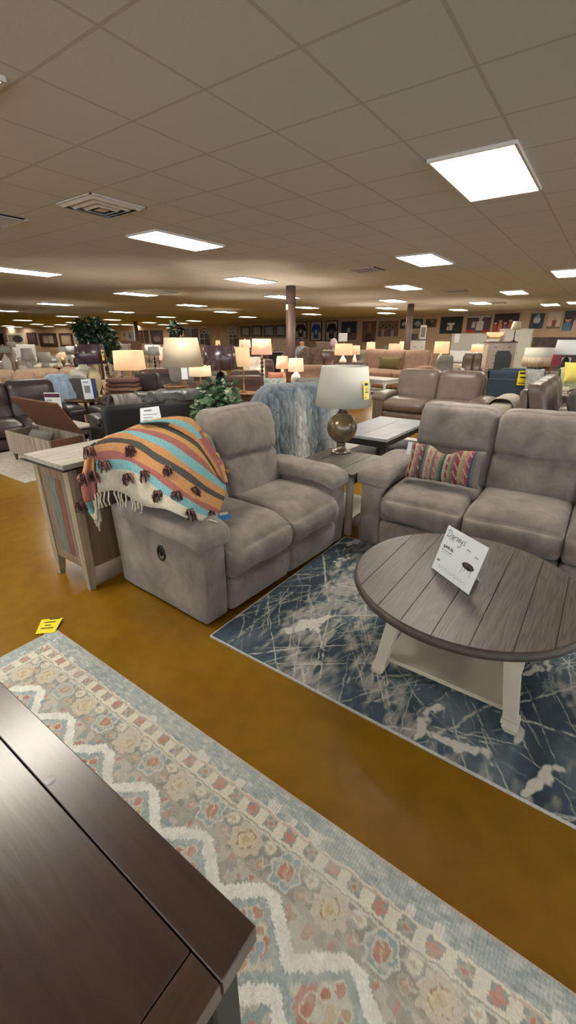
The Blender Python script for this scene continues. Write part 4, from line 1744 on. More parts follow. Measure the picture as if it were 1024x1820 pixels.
# yellow tag hanging on the shade
ta = Vector((math.cos(math.radians(-112)), math.sin(math.radians(-112)), 0))
tb = Vector((-ta.y, ta.x, 0))
mb = MB()
tq = ta * 0.28 + Vector((0, 0, 0.56)) + tb * 0.05
mb.prism([tq - tb * 0.032, tq + tb * 0.032, tq + tb * 0.028 + Vector((0, 0, 0.165)) - ta * 0.022, tq - tb * 0.036 + Vector((0, 0, 0.165)) - ta * 0.022], ta * 0.002)
tg = mb.build('price_tag', mat('pale_yellow_paper', (236, 214, 110), 0.7), lm)
tg['label'] = 'pale yellow price tag'
mb = MB()
for (z0, z1, x0, x1) in ((0.125, 0.145, -0.022, 0.02), (0.09, 0.10, -0.004, 0.006), (0.075, 0.083, -0.004, 0.006), (0.06, 0.068, -0.018, 0.022), (0.012, 0.02, -0.022, -0.008)):
    def tz(x, z):
        return tq + tb * x + Vector((0, 0, z)) - ta * 0.022 * (z / 0.165) + ta * 0.003
    mb.poly([tz(x0, z0), tz(x1, z0), tz(x1, z1), tz(x0, z1)])
mb.build('lettering', INK, tg)

# ================================================================== LUMBAR PILLOW ON THE SOFA
PC = [(128, 44, 60), (164, 150, 128), (102, 100, 94), (166, 98, 102), (44, 74, 66), (150, 136, 108), (58, 74, 94), (140, 58, 76), (134, 128, 94), (122, 113, 107)]
PMATS = [mat('pillow_stripe_%s' % n, c, 0.95, var=0.08, scale=70, bump=0.5, bscale=200) for n, c in zip(('crimson', 'sand', 'grey', 'pink', 'green', 'tan', 'blue', 'magenta', 'olive', 'stone'), PC)]
pseq = [1, 0, 1, 3, 2, 0, 4, 2, 1, 3, 5, 2, 3, 8, 2, 4, 1, 7, 8, 2, 7, 0, 5, 8, 3, 7, 6, 2, 9, 9]
pil = thing('lumbar_pillow', 'multicoloured striped lumbar pillow leaning on the sofa seat', 'pillow', (3.50, 0.93, 0.60), math.radians(-90))
PW, PH = 0.60, 0.30
NX, NZ = 60, 18
mb = MB()


def pp(i, j, s):
    a = -1 + 2 * i / NX
    b = -1 + 2 * j / NZ
    th = 0.085 * max(0, (1 - abs(a) ** 3.5)) ** 0.6 * max(0, (1 - abs(b) ** 2.6)) ** 0.6
    x = a * PW / 2 * (1 - 0.05 * (1 - b * b))
    sag = -0.055 * math.exp(-((a + 0.02) / 0.30) ** 2) * (b + 1) / 2
    z = b * PH / 2 * (1 - 0.06 * (1 - a * a)) + sag + 0.01 * noise.noise(Vector((a * 3, b * 3, 1)))
    return Vector((x, s * th + 0.004 * noise.noise(Vector((a * 6, b * 6, s))), z))


for s in (-1, 1):
    vs = [[mb.bm.verts.new(pp(i, j, s)) for j in range(NZ + 1)] for i in range(NX + 1)]
    for i in range(NX):
        mi = pseq[min(len(pseq) - 1, i * len(pseq) // NX)] if s < 0 else 9
        for j in range(NZ):
            m2 = mi
            if s < 0 and mi in (0, 3, 7) and (j + i) % 5 == 0:
                m2 = 1
            f = mb.bm.faces.new((vs[i][j], vs[i + 1][j], vs[i + 1][j + 1], vs[i][j + 1]))
            f.material_index = m2
            f.smooth = True
bmesh.ops.remove_doubles(mb.bm, verts=mb.bm.verts, dist=0.0005)
tiltM = Matrix.Rotation(math.radians(-24), 4, 'X')
mb.bm.transform(Matrix.Translation((0, 0.0, 0.135)) @ tiltM)
mb.build('cover', PMATS, pil)
mb = MB()
c0 = tiltM @ Vector((-PW / 2 + 0.01, -0.02, PH / 2 - 0.02)) + Vector((0, 0, 0.135))
mb.prism([c0 + Vector((-0.03, -0.02, 0.02)), c0 + Vector((0.012, -0.03, 0.025)), c0 + Vector((0.006, -0.045, -0.08)), c0 + Vector((-0.034, -0.035, -0.085))], (0, -0.001, 0))
lt = mb.build('hang_tag', WHITEP, pil)

# ================================================================== FUR THROW ON A RECLINER
frc = recliner('recliner', 'taupe recliner under the blue fur throw, behind the end table', 'recliner', (5.95, 3.75, 0), math.radians(140), 1, 0.66, LTAUPE, arm_w=0.2, D=0.95, H=1.04, hi=False, lean=0.1)


def fur():
    me_name = 'fur_throw'
    NUu, NV = 150, 130
    path = [(0.46, 0.62), (0.33, 0.84), (0.24, 1.00), (0.10, 1.075), (-0.08, 1.075), (-0.20, 0.99), (-0.26, 0.84), (-0.30, 0.62), (-0.33, 0.38), (-0.35, 0.15)]
    PT = cat_rom(path, NV)
    verts, cols = [], []
    rs = random.Random(2)
    for i in range(NUu):
        a = i / (NUu - 1)
        x = -0.62 + 1.24 * a
        for j in range(NV):
            y, z = PT[j]
            b = j / (NV - 1)
            edge = max(0, abs(a - 0.5) * 2 - 0.55) / 0.45
            drop = 0.30 * edge ** 1.7
            zz = z - drop * (1.0 if z > 0.6 else max(0.0, (z - 0.3) / 0.3))
            n1 = noise.noise(Vector((x * 7, y * 5, z * 3)))
            n2 = noise.noise(Vector((x * 24, y * 10, z * 7)))
            n3 = noise.noise(Vector((x * 60, y * 22, z * 16)))
            r = 0.034 * n1 + 0.036 * n2 + 0.02 * n3
            fold_ = 0.04 * math.sin(a * 17 + 1.2 * n1) * min(1, max(0, b - 0.35) * 2)
            nx = Vector((0, -1 if b > 0.45 else 1, 0.5 if 0.25 < b < 0.65 else 0.0)).normalized()
            p = Vector((x + 0.012 * n3, y, zz)) + nx * (r + fold_ + 0.02)
            verts.append(p)
            wv = math.exp(-((a - 0.52) / 0.09) ** 2) * min(1, max(0, (b - 0.45) * 4)) + math.exp(-((a - 0.92) / 0.1) ** 2) * min(1, max(0, (b - 0.35) * 3)) * 0.8
            wv = min(1, max(0, wv * 1.1 + 0.6 * n2 * wv + 0.25 * n1))
            bc = np.array(nlin((100, 112, 124))) * (1 + 0.4 * n3 + 0.4 * n2 + 0.25 * n1)
            wc = np.array(nlin((186, 190, 190))) * (1 + 0.2 * n3)
            cols.append(bc * (1 - wv) + wc * wv)
    faces = [(i * NV + j, (i + 1) * NV + j, (i + 1) * NV + j + 1, i * NV + j + 1) for i in range(NUu - 1) for j in range(NV - 1)]
    me = bpy.data.meshes.new(me_name)
    me.from_pydata([tuple(v) for v in verts], [], faces)
    ca = me.color_attributes.new('pattern', 'FLOAT_COLOR', 'POINT')
    arr = np.ones((len(verts), 4), dtype=np.float32)
    arr[:, :3] = np.clip(np.array(cols), 0, 1)
    ca.data.foreach_set('color', arr.ravel())
    me.polygons.foreach_set('use_smooth', [True] * len(faces))
    me.materials.append(vcol_mat('fur_pile', 1.0, 0.9, 180, sheen=0.4))
    o = bpy.data.objects.new(me_name, me)
    COL.objects.link(o)
    md = o.modifiers.new('thickness', 'SOLIDIFY')
    md.thickness = 0.02
    return o


fo = fur()
tag(fo, 'shaggy blue grey fur throw with white streaks draped over a recliner back', 'throw')
fo.location = (5.06, 3.51, 0.0)
fo.rotation_euler = (0, 0, math.radians(-40))
# ================================================================== GENERIC SHOWROOM PIECES
def side_table(name, label, cat, loc, w, d, h, m_top, m_leg, rz=0.0, group=None, legw=0.05, turned=False, shelf=False, apron=True, seam=False):
    t = thing(name, label, cat, loc, rz, group)
    mb = MB()
    if seam:
        for k in range(2):
            mb.box((0, (k - 0.5) * d / 2, h - 0.02), (w, d / 2 - 0.006, 0.04), 0.004)
    else:
        mb.box((0, 0, h - 0.018), (w, d, 0.036), 0.006)
    mb.build('tabletop', m_top, t)
    if apron:
        mb = MB()
        for s in (-1, 1):
            mb.box((0, s * (d / 2 - 0.06), h - 0.085), (w - 0.12, 0.02, 0.10))
            mb.box((s * (w / 2 - 0.06), 0, h - 0.085), (0.02, d - 0.12, 0.10))
        mb.build('apron', m_leg, t)
    for sx in (-1, 1):
        for sy in (-1, 1):
            mb = MB()
            c = (sx * (w / 2 - 0.06), sy * (d / 2 - 0.06), 0)
            if turned:
                hh = h - 0.036
                mb.box((c[0], c[1], hh - 0.07), (0.075, 0.075, 0.14), 0.004)
                mb.lathe([(0.018, 0), (0.03, 0.03), (0.02, 0.06), (0.032, 0.14), (0.02, 0.2), (0.03, hh - 0.2), (0.036, hh - 0.16), (0.024, hh - 0.14)], c, seg=14)
            else:
                mb.box((c[0], c[1], (h - 0.036) / 2), (legw, legw, h - 0.036), 0.004)
            mb.build('leg', m_leg, t)
    if shelf:
        mb = MB()
        mb.box((0, 0, 0.13), (w - 0.1, d - 0.1, 0.025), 0.003)
        mb.build('shelf', m_leg, t)
    return t


def short(label):
    w = label.replace(',', '').split()[:11]
    while w[-1] in ('the', 'of', 'a', 'an', 'with', 'near', 'behind', 'right', 'left', 'on', 'just', 'and', 'below', 'in', 'at', 'dark', 'by', 'to', 'shade', 'under', 'dark', 'tan', 'big'):
        w.pop()
    return ' '.join(w)


def lamp(label, u0, u1, v0, v1, d, m_shade, base='urn', m_base=None, top_ratio=0.8, group=None, tagc=None, finial=True, zrest=None, square=0.0,
         tmat=None, table=True, tlabel=None, tagu=0.3):
    uc = (u0 + u1) / 2
    pt = rp(uc, v0, d)
    pb = rp(uc, v1, d)
    c = (pb - CAM).dot(FV)
    R = (u1 - u0) / 2 * c / FPX
    z1, z0 = pt.z, pb.z
    x, y = pb.x, pb.y
    zr = zrest if zrest is not None else min(0.62, z0 - 0.2)
    t = thing('table_lamp', label, 'lamp', (x, y, zr), math.radians(35.5), group)
    mb = MB()
    mb.lathe(shade_prof(R, R * top_ratio, z0 - zr, z1 - zr), seg=28, closed=True, square=square)
    sh = mb.build('lamp_shade', m_shade, t)
    hb = z0 - zr + 0.04
    mb = MB()
    w = min(0.13, R * 0.6)
    if base == 'ball':
        prof = [(w * 0.6, 0), (w * 0.6, 0.015), (w * 0.5, 0.02), (w * 0.98, hb * 0.25), (w * 1.05, hb * 0.45), (w * 0.9, hb * 0.65), (w * 0.35, hb * 0.8), (w * 0.3, hb * 0.86), (0.012, hb * 0.87), (0.01, hb)]
    elif base == 'bottle':
        prof = [(w * 0.8, 0), (w * 0.85, hb * 0.05), (w * 0.95, hb * 0.3), (w * 0.8, hb * 0.55), (w * 0.35, hb * 0.75), (w * 0.3, hb * 0.88), (0.012, hb * 0.9), (0.01, hb)]
    elif base == 'spindle':
        prof = [(w * 0.9, 0), (w * 0.9, 0.02), (w * 0.3, 0.05)]
        k = 6
        for i in range(k):
            f0 = 0.08 + 0.8 * i / k
            prof += [(w * 0.18, hb * f0), (w * 0.36, hb * (f0 + 0.06)), (w * 0.18, hb * (f0 + 0.12))]
        prof += [(0.01, hb * 0.95), (0.01, hb)]
    elif base == 'slim':
        prof = [(w * 0.8, 0), (w * 0.8, 0.02), (w * 0.2, 0.05), (w * 0.22, hb * 0.3), (w * 0.12, hb * 0.34), (w * 0.2, hb * 0.7), (0.01, hb * 0.9), (0.01, hb)]
    else:
        prof = [(w * 0.7, 0), (w * 0.7, 0.02), (w * 0.4, 0.04), (w * 0.85, hb * 0.3), (w * 0.95, hb * 0.55), (w * 0.5, hb * 0.8), (0.012, hb * 0.86), (0.01, hb)]
    mb.lathe(prof, seg=20)
    mb.build('base', m_base or WHITEC, t)
    if m_shade in (LIT, LITP, LITW) and finial:
        ld = bpy.data.lights.new('bulb', 'POINT')
        ld.energy = 45
        ld.color = (1.0, 0.80, 0.58)
        ld.shadow_soft_size = 0.03
        lo_ = bpy.data.objects.new('bulb', ld)
        COL.objects.link(lo_)
        lo_.parent = t
        lo_.location = (0, 0, (z0 + z1) / 2 - zr)
    if finial:
        mb = MB()
        mb.tube([(0, 0, hb - 0.01), (0, 0, z1 - zr + 0.01)], 0.006, 6)
        mb.tube([(-R * top_ratio + 0.003, 0, z1 - zr - 0.015), (R * top_ratio - 0.003, 0, z1 - zr - 0.015)], 0.004, 5)
        mb.lathe([(0.0, z1 - zr + 0.0), (0.014, z1 - zr + 0.012), (0.008, z1 - zr + 0.03), (0.0, z1 - zr + 0.05)], seg=10)
        mb.build('finial', m_base or BRASS, t)
    if tagc:
        mb = MB()
        mb.box((R * tagu, -R * 1.0 - 0.012, (z0 - zr) + (z1 - z0) * 0.45), (0.09, 0.003, 0.17), 0, 0)
        tg_ = mb.build('price_tag', tagc, t)
        mb = MB()
        mb.box((R * tagu, -R * 1.0 - 0.0145, (z0 - zr) + (z1 - z0) * 0.45 + 0.05), (0.07, 0.001, 0.03))
        mb.box((R * tagu, -R * 1.0 - 0.0145, (z0 - zr) + (z1 - z0) * 0.45 - 0.02), (0.05, 0.001, 0.02))
        mb.build('lettering', INK, tg_)
    if table and zrest is None:
        side_table('side_table', tlabel or ('small table under the ' + short(label)), 'side table', (x, y, 0), 0.56, 0.56, zr, tmat or BROWNW, tmat or BROWNW, math.radians(20), shelf=True)
    return t


def pillow(name, label, loc, w, h, m, rz=0.0, tilt=-20, group=None, th=0.09, mats=None, mf=None):
    mb = MB()

    def fn(px, py, pz, q):
        e = (1 - abs(px) ** 3) * (1 - abs(pz) ** 3)
        ear = 1 + 0.06 * (abs(px) * abs(pz)) ** 2
        return (q.x * ear, py * (0.012 + th * max(0, e) ** 0.7), q.z * ear)
    mb.soft((0, 0, 0), (w, 0.1, h), 0.02, 12, fn)
    if mf:
        for f in mb.bm.faces:
            f.material_index = mf(f.calc_center_median())
    M = Matrix.Translation((0, 0, h / 2 * math.cos(math.radians(tilt)) + 0.01)) @ Matrix.Rotation(math.radians(tilt), 4, 'X')
    mb.bm.transform(M)
    o = mb.build(name, mats or m, None, loc, rz)
    return tag(o, label, 'pillow', group)


def drape(name, label, loc, rz, path, width, m, cat='throw', n=40, nv=50, wob=0.02, sag=0.0, mats=None, mif=None, fr=0.0, thick=0.014):
    """a throw hung along path (list of (y,z)) over something"""
    PT = cat_rom(path, nv)
    G = []
    for i in range(n):
        a = i / (n - 1)
        x = (a - 0.5) * width
        row = []
        for j, (y, z) in enumerate(PT):
            b = j / (nv - 1)
            q = noise.noise(Vector((x * 6 + loc[0], b * 3, loc[1]))) * wob + noise.noise(Vector((x * 20, b * 9, loc[0]))) * wob * 0.4
            q += wob * 0.8 * math.sin(a * 14 + loc[0]) * min(1, max(0, b - 0.3) * 2)
            edge = max(0, abs(a - 0.5) * 2 - 0.5) / 0.5
            row.append((x, y - q * (1 if b > 0.4 else -1), z - sag * edge ** 1.6 + abs(q) * 0.5))
        G.append(row)
    mb = MB()
    mb.sheet(G, thick, mif)
    o = mb.build(name, mats or m, None, loc, rz)
    return tag(o, label, cat)


def leaf_cloud(mb, c, rad, n, size, rd, mi=(0, 1), droop=0.3, hollow=0.35):
    c = Vector(c)
    for k in range(n):
        while True:
            p = Vector((rd.uniform(-1, 1), rd.uniform(-1, 1), rd.uniform(-1, 1)))
            if hollow < p.length < 1:
                break
        out = p.normalized()
        pos = c + Vector((p.x * rad[0], p.y * rad[1], p.z * rad[2]))
        d = (out + Vector((rd.uniform(-.6, .6), rd.uniform(-.6, .6), rd.uniform(-.6, .3) - droop))).normalized()
        sd = d.cross(Vector((rd.uniform(-1, 1), rd.uniform(-1, 1), 1))).normalized()
        up = sd.cross(d).normalized()
        s = size * rd.uniform(0.7, 1.25)
        w = s * 0.36
        b = [pos, pos + d * s * 0.35 + sd * w + up * 0.1 * s, pos + d * s * 0.75 + sd * w * 0.6 + up * 0.06 * s, pos + d * s, pos + d * s * 0.75 - sd * w * 0.6 + up * 0.06 * s, pos + d * s * 0.35 - sd * w + up * 0.1 * s, pos + d * s * 0.5]
        V = [mb.bm.verts.new(q) for q in b]
        m = rd.choice(mi)
        for tri in ((0, 1, 6), (1, 2, 6), (2, 3, 6), (3, 4, 6), (4, 5, 6), (5, 0, 6)):
            f = mb.bm.faces.new([V[i] for i in tri])
            f.material_index = m
            f.smooth = False


LEAF = [mat('leaf_green', (74, 112, 78), 0.45), mat('leaf_light', (150, 174, 140), 0.45), mat('leaf_dark', (36, 66, 44), 0.45)]
FIC = [mat('ficus_green', (40, 66, 46), 0.5), mat('ficus_dark', (24, 42, 30), 0.5), mat('ficus_mid', (62, 88, 62), 0.5)]

# ------------------------------------------------------------------ MIDDLE GROUND, LEFT
# ivy
rd = random.Random(4)
ip = rp(385, 700, 5.0)
side_table('plant_table', 'small dark table carrying the leafy green ivy plant', 'side table', (ip.x, ip.y, 0), 0.5, 0.5, 0.62, DKWOOD, DKWOOD)
iv = thing('potted_ivy', 'bushy variegated green ivy plant behind the loveseat back', 'plant', (ip.x, ip.y, 0.62))
mb = MB()
mb.lathe([(0.08, 0), (0.11, 0.16), (0.115, 0.18), (0.1, 0.18), (0.09, 0.15), (0, 0.15)], seg=24)
mb.build('pot', mat('terracotta_dark', (92, 70, 58), 0.7), iv)
mb = MB()
leaf_cloud(mb, (0, 0, 0.27), (0.26, 0.26, 0.24), 480, 0.095, rd, (0, 0, 1, 1, 1, 2))
leaf_cloud(mb, (-0.03, 0, 0.47), (0.17, 0.17, 0.17), 150, 0.095, rd, (0, 1, 1, 2))
leaf_cloud(mb, (0.12, -0.1, 0.55), (0.10, 0.08, 0.06), 12, 0.13, rd, (0, 1))
mb.build('foliage', LEAF, iv, recalc=False)
mb = MB()
for k in range(16):
    a = rd.uniform(0, 2 * PI)
    e = Vector((math.cos(a), math.sin(a), 0)) * rd.uniform(0.2, 0.34)
    mb.tube([(0, 0, 0.14), tuple(e * 0.5 + Vector((0, 0, 0.42))), tuple(e + Vector((0, 0, rd.uniform(0.2, 0.5))))], 0.004, 5)
mb.build('stems', LEAF[2], iv)

# black loveseat with zebra throw
bl = recliner('black_loveseat', 'black leather loveseat seen from its back, behind the page card', 'loveseat', (4.75, 5.75, 0), math.radians(162), 1, 0.92, LBLACK, arm_w=0.2, D=0.9, H=0.93, lean=0.04)
mb = MB()
mb.soft((0.66, 0.90, 0.48), (1.34, 0.06, 0.78), 0.02, 6)
mb.build('outer_back', LBLACK, bl)
ZEB = mat('dark_striped_throw', (150, 146, 140), 0.95, col2=(36, 34, 36), stretch=(9, 1.2, 1.2), scale=2.2)
drape('throw_blanket', 'charcoal and grey streaked throw over the corner of the black loveseat', (3.62, 5.28, 0), math.radians(-18),
      [(0.35, 0.72), (0.2, 0.9), (0.08, 0.975), (-0.04, 0.965), (-0.09, 0.88), (-0.10, 0.7), (-0.10, 0.45)], 0.42, ZEB, wob=0.015)

drape('throw_blanket', 'crinkled charcoal cover along the top of the black loveseat back', (4.18, 5.06, 0), math.radians(-18),
      [(0.30, 0.80), (0.2, 0.93), (0.08, 0.985), (-0.03, 0.975), (-0.085, 0.90), (-0.09, 0.84)], 0.98, mat('crinkled_charcoal', (92, 92, 94), 0.4, col2=(40, 40, 44), scale=14, distort=2.0), wob=0.025, n=60)
# purple brown chair left of it
ch = recliner('armchair', 'dark plum leather armchair between the driftwood chest and the black loveseat', 'armchair', (4.05, 6.62, 0), math.radians(-12), 1, 0.5, LPLUM, arm_w=0.18, D=0.85, H=0.72, seat_z=0.42, arm_z=0.6, lean=0.06)
# brown leather sofa far left
bs = recliner('leather_sofa', 'dark brown leather sofa cut by the left photo edge', 'sofa', (2.22, 7.70, 0), math.radians(-12), 2, 0.74, LPLUM, arm_w=0.22, D=0.95, H=1.03, seat_z=0.46, arm_z=0.6, lean=0.12, crease=0.35)
LBT = mat('pale_blue_throw', (150, 168, 188), 0.95, var=0.10, scale=18, bump=0.4, bscale=90)
q = rp(107, 690, 8.1)
drape('throw_blanket', 'pale blue throw with fringe draped over the leather sofa corner', (q.x, q.y, 0), math.radians(-30),
      [(0.35, 0.75), (0.2, 0.98), (0.05, 1.08), (-0.1, 1.05), (-0.17, 0.9), (-0.2, 0.65), (-0.2, 0.5)], 0.5, LBT, wob=0.03, sag=0.08)
# trunk
STRW = mat('ribbed_driftwood', (178, 164, 146), 0.85, col2=(96, 82, 70), stretch=(3, 22, 0.5), scale=1.6)
LIDW = wood('lid_wood', (92, 60, 42), (112, 76, 54), 'y', 0.6, 0.5)
tk = thing('storage_chest', 'ribbed driftwood storage chest with its brown lid propped open', 'chest', (2.66, 5.72, 0))
TL, TW, Z0, Z1 = 1.25, 0.50, 0.13, 0.45
mb = MB()
mb.box((0.012, TL / 2, (Z0 + Z1) / 2), (0.024, TL, Z1 - Z0), 0.003)
mb.box((TW - 0.012, TL / 2, (Z0 + Z1) / 2), (0.024, TL, Z1 - Z0), 0.003)
mb.box((TW / 2, TL - 0.012, (Z0 + Z1) / 2), (TW - 0.048, 0.024, Z1 - Z0), 0.003)
mb.box((TW / 2, TL / 2, Z0 + 0.012), (TW - 0.05, TL - 0.05, 0.02))
mb.build('body', STRW, tk)
mb = MB()
mb.box((TW / 2, 0.012, (Z0 + Z1) / 2), (TW - 0.048, 0.024, Z1 - Z0), 0.003)
mb.build('end_panel', LIDW, tk)
mb = MB()
R_ = Matrix.Rotation(math.radians(58), 3, 'Y')
mb.box((0, 0, 0), (TW + 0.02, TL + 0.03, 0.03), 0.004, rot=R_)
off = R_ @ Vector((-(TW + 0.02) / 2, 0, 0))
for v in mb.bm.verts:
    v.co += Vector((TW - 0.03, TL / 2, Z1 + 0.02)) + off
mb.build('lid', LIDW, tk)
for (x, y) in ((0.05, 0.06), (0.05, TL - 0.06), (TW - 0.05, 0.06), (TW - 0.05, TL - 0.06)):
    mb = MB()
    mb.lathe([(0.014, 0), (0.03, Z0)], (x, y, 0), seg=10)
    mb.build('leg', BROWNW, tk)
# cushions inside
pillow('pillow', 'grey pillow stuffed in the open driftwood chest at the left edge', (2.92, 6.55, 0.16), 0.45, 0.32, GREYF, math.radians(-80), -35)
pr = MB()
pr.box((0, 0, 0.005), (1.6, 1.9, 0.01), 0.002)
o = pr.build('pale_rug', mat('pale_rug_pile', (186, 180, 168), 0.95, var=0.08, scale=20, bump=0.3), None, (3.05, 6.62, 0))
tag(o, 'pale grey rug under the open storage chest', 'rug')
# grey table and pouf
side_table('coffee_table', 'low grey washed coffee table behind the open driftwood chest', 'coffee table', (3.44, 6.80, 0), 0.5, 0.95, 0.45, mat('grey_wash', (176, 170, 160), 0.6, var=0.05, scale=6), GREYF, 0.0)
mb = MB()
mb.soft((0, 0, 0.22), (0.55, 0.5, 0.44), 0.09, 8, lambda a, b, c, q: (q.x, q.y, q.z + (0.03 * (1 - a * a) * (1 - b * b) if c > 0 else 0)))
o = mb.build('pouf', GREYF, None, (2.98, 4.95, 0), 0.5)
tag(o, 'soft grey fabric pouf between driftwood chest and console cabinet', 'pouf')
# toys / bags sign near brown sofa
q = rp(101, 745, 7.2)
bg = thing('standing_sign', 'small white floor sign with a purple header by the leather sofa', 'sign', (q.x, q.y, 0), math.radians(-54.5))
zt = rp(101, 699, 7.2).z
mb = MB()
mb.box((0, 0, zt - 0.17), (0.26, 0.012, 0.36), 0.002)
mb.build('board', WHITEP, bg)
mb = MB()
mb.box((0, -0.008, zt - 0.035), (0.25, 0.004, 0.06))
mb.build('header', mat('plum_print', (92, 34, 66), 0.7), bg)
mb = MB()
for k in range(5):
    mb.box((-0.06 + 0.02 * (k % 3), -0.008, zt - 0.11 - 0.05 * k), (0.10 + 0.02 * (k % 2), 0.003, 0.018))
mb.build('lettering', GREYINK, bg)
mb = MB()
mb.box((0, 0, (zt - 0.34) / 2), (0.02, 0.02, zt - 0.34))
mb.lathe([(0.12, 0), (0.12, 0.015), (0.02, 0.02)], seg=20)
mb.build('stand', BLACKM, bg)

# round brown table with box, lamp and card
q = rp(162, 706, 8.2)
TT_ = thing('round_table', 'round brown table carrying the purple wrapped lamp and a dark box', 'side table', (q.x, q.y, 0))
tz_ = rp(162, 706, 8.2).z
mb = MB()
mb.lathe([(0.0, tz_ - 0.04), (0.46, tz_ - 0.04), (0.48, tz_ - 0.02), (0.47, tz_), (0.0, tz_)], seg=40)
mb.build('tabletop', BROWNW, TT_)
mb = MB()
mb.lathe([(0.22, 0), (0.22, 0.03), (0.06, 0.08), (0.05, tz_ - 0.1), (0.12, tz_ - 0.041)], seg=20)
mb.build('pedestal', BROWNW, TT_)
fa = math.radians(-54.5)


def onpt(px, pv, d):
    return rp(px, pv, d)


bx_ = onpt(148, 708, 8.15)
dk = thing('display_box', 'dark grey box with a blue side on the round brown table', 'box', (bx_.x, bx_.y, tz_), fa + 0.15)
mb = MB()
mb.box((0.0, 0, 0.17), (0.55, 0.18, 0.34), 0.004)
mb.build('box_body', mat('dark_grey_card', (66, 62, 62), 0.6), dk)
mb = MB()
mb.box((0.215, -0.093, 0.16), (0.11, 0.005, 0.30))
mb.build('side_print', mat('blue_print', (52, 70, 130), 0.5), dk)
cd_ = onpt(158, 706, 7.78)
cc_ = thing('display_card', 'white price card on a black foot before the dark grey box', 'sign', (cd_.x, cd_.y, tz_), fa)
mb = MB()
mb.box((0, 0, 0.008), (0.2, 0.07, 0.016), 0.003)
mb.build('foot', BLACKPL, cc_)
mb = MB()
mb.box((0, 0, 0.19), (0.17, 0.006, 0.34), 0.001, rot=Matrix.Rotation(-0.08, 3, 'X') @ Matrix.Rotation(-0.07, 3, 'Y'))
mb.build('card', WHITEP, cc_)
mb = MB()
mb.box((0.0, -0.006, 0.17), (0.10, 0.004, 0.16))
mb.box((-0.01, -0.018, 0.31), (0.09, 0.004, 0.02))
mb.build('lettering', GREYINK, cc_)
lamp('purple and black wrapped drum shade lamp on the round brown table', 136, 190, 612, 646, 8.25, WRAPP, 'urn', mat('cream_gold_base', (196, 176, 138), 0.4), 0.86, zrest=tz_, tagc=mat('pale_yellow_paper', (236, 214, 110), 0.7), tagu=-0.55)
vs = onpt(148, 674, 8.7)
pillow('pillow', 'small pale grey pillow on top of the dark box', (onpt(142, 678, 8.15).x, onpt(142, 678, 8.15).y, tz_ + 0.335), 0.3, 0.15, PALEF, fa, -30)

# pale vase on the box back
q = onpt(150, 668, 9.0)
vt = side_table('side_table', 'plain table hidden behind the round brown one, under the cream vase', 'side table', (q.x, q.y, 0), 0.5, 0.5, 0.95, BROWNW, BROWNW)
v_ = MB()
v_.lathe([(0.09, 0), (0.15, 0.04), (0.17, 0.12), (0.13, 0.2), (0.07, 0.23), (0.08, 0.25), (0.06, 0.25), (0.06, 0.22)], seg=24)
o = v_.build('vase', mat('pale_green_ceramic', (206, 204, 180), 0.35), None, (q.x, q.y, 0.95))
tag(o, 'squat cream vase standing behind the dark box', 'vase')

# folded throws
q = rp(222, 700, 8.8)
bn = side_table('bench', 'low bench holding a stack of folded brown throws', 'bench', (q.x, q.y, 0), 0.75, 0.5, rp(222, 702, 8.8).z, BROWNW, BROWNW, fa)
zz = rp(222, 702, 8.8).z
FB = [mat('folded_rust', (112, 80, 66), 0.95, bump=0.3), mat('folded_tan', (150, 116, 96), 0.95, bump=0.3), mat('folded_mauve', (122, 92, 84), 0.95, bump=0.3)]
h_ = (rp(222, 672, 8.8).z - zz) / 4
names4 = ['bottom', 'second from bottom', 'second from top', 'topmost']
for k in range(4):
    mb = MB()
    mb.soft((0, 0, h_ / 2), (0.62 - 0.02 * k, 0.42, h_ * 0.96), h_ * 0.42, 6, lambda a, b, c, q_: (q_.x, q_.y, q_.z + 0.006 * math.sin(a * 5)))
    o = mb.build('folded_throw', FB[[0, 1, 0, 2][k]], None, (q.x, q.y, zz + h_ * k + 0.001), fa + 0.03 * (k - 1))
    tag(o, 'folded brown throw, %s of the stack on the bench' % names4[k], 'throw', 'folded throws on the bench')

lamp('glowing orange box shade lamp with brass base left of the cream lamp', 209, 255, 623, 657, 10.2, LIT, 'slim', BRASS, 0.94, square=0.5, zrest=None)
# tan wide sofa and cushions
ts = recliner('wide_sofa', 'wide tan sofa with loose cushions at the far left', 'sofa', (3.6, 11.6, 0), math.radians(-28), 3, 0.95, TANF, arm_w=0.25, D=0.95, H=1.0, lean=0.1)
for k in range(4):
    a = math.radians(-28)
    lx, ly = 0.65 + 0.72 * k, 0.55
    pillow('pillow', ['tan cushion at the left end of the wide tan sofa', 'tan cushion second from left on the wide tan sofa', 'tan cushion third from left on the wide tan sofa', 'tan cushion at the right end of the wide tan sofa'][k],
           (3.6 + lx * math.cos(a) - ly * math.sin(a), 11.6 + lx * math.sin(a) + ly * math.cos(a), 0.51), 0.5, 0.42, PINKTAN, a, -20, 'cushions on the wide tan sofa')

# dark leather sofa mid left with pillows
ds = recliner('leather_sofa', 'dark brown leather sofa behind the big cream lamp', 'sofa', (6.3, 9.2, 0), math.radians(-45), 2, 0.85, LBROWN, arm_w=0.24, D=0.95, H=0.98, lean=0.1)
for k, (u, v, m_, l_) in enumerate(((262, 678, mat('charcoal_velvet', (58, 52, 50), 0.8), 'charcoal pillow at left on the dark leather sofa'), (300, 676, LPLUM, 'wide dark leather pillow under the cream lamp'), (322, 664, GREYF, 'grey pillow behind the cream lamp base'))):
    q = rp(u, v, 9.1)
    pillow('pillow', l_, (q.x, q.y, max(0.5, q.z - 0.2)), 0.5, 0.36, m_, fa, -20)
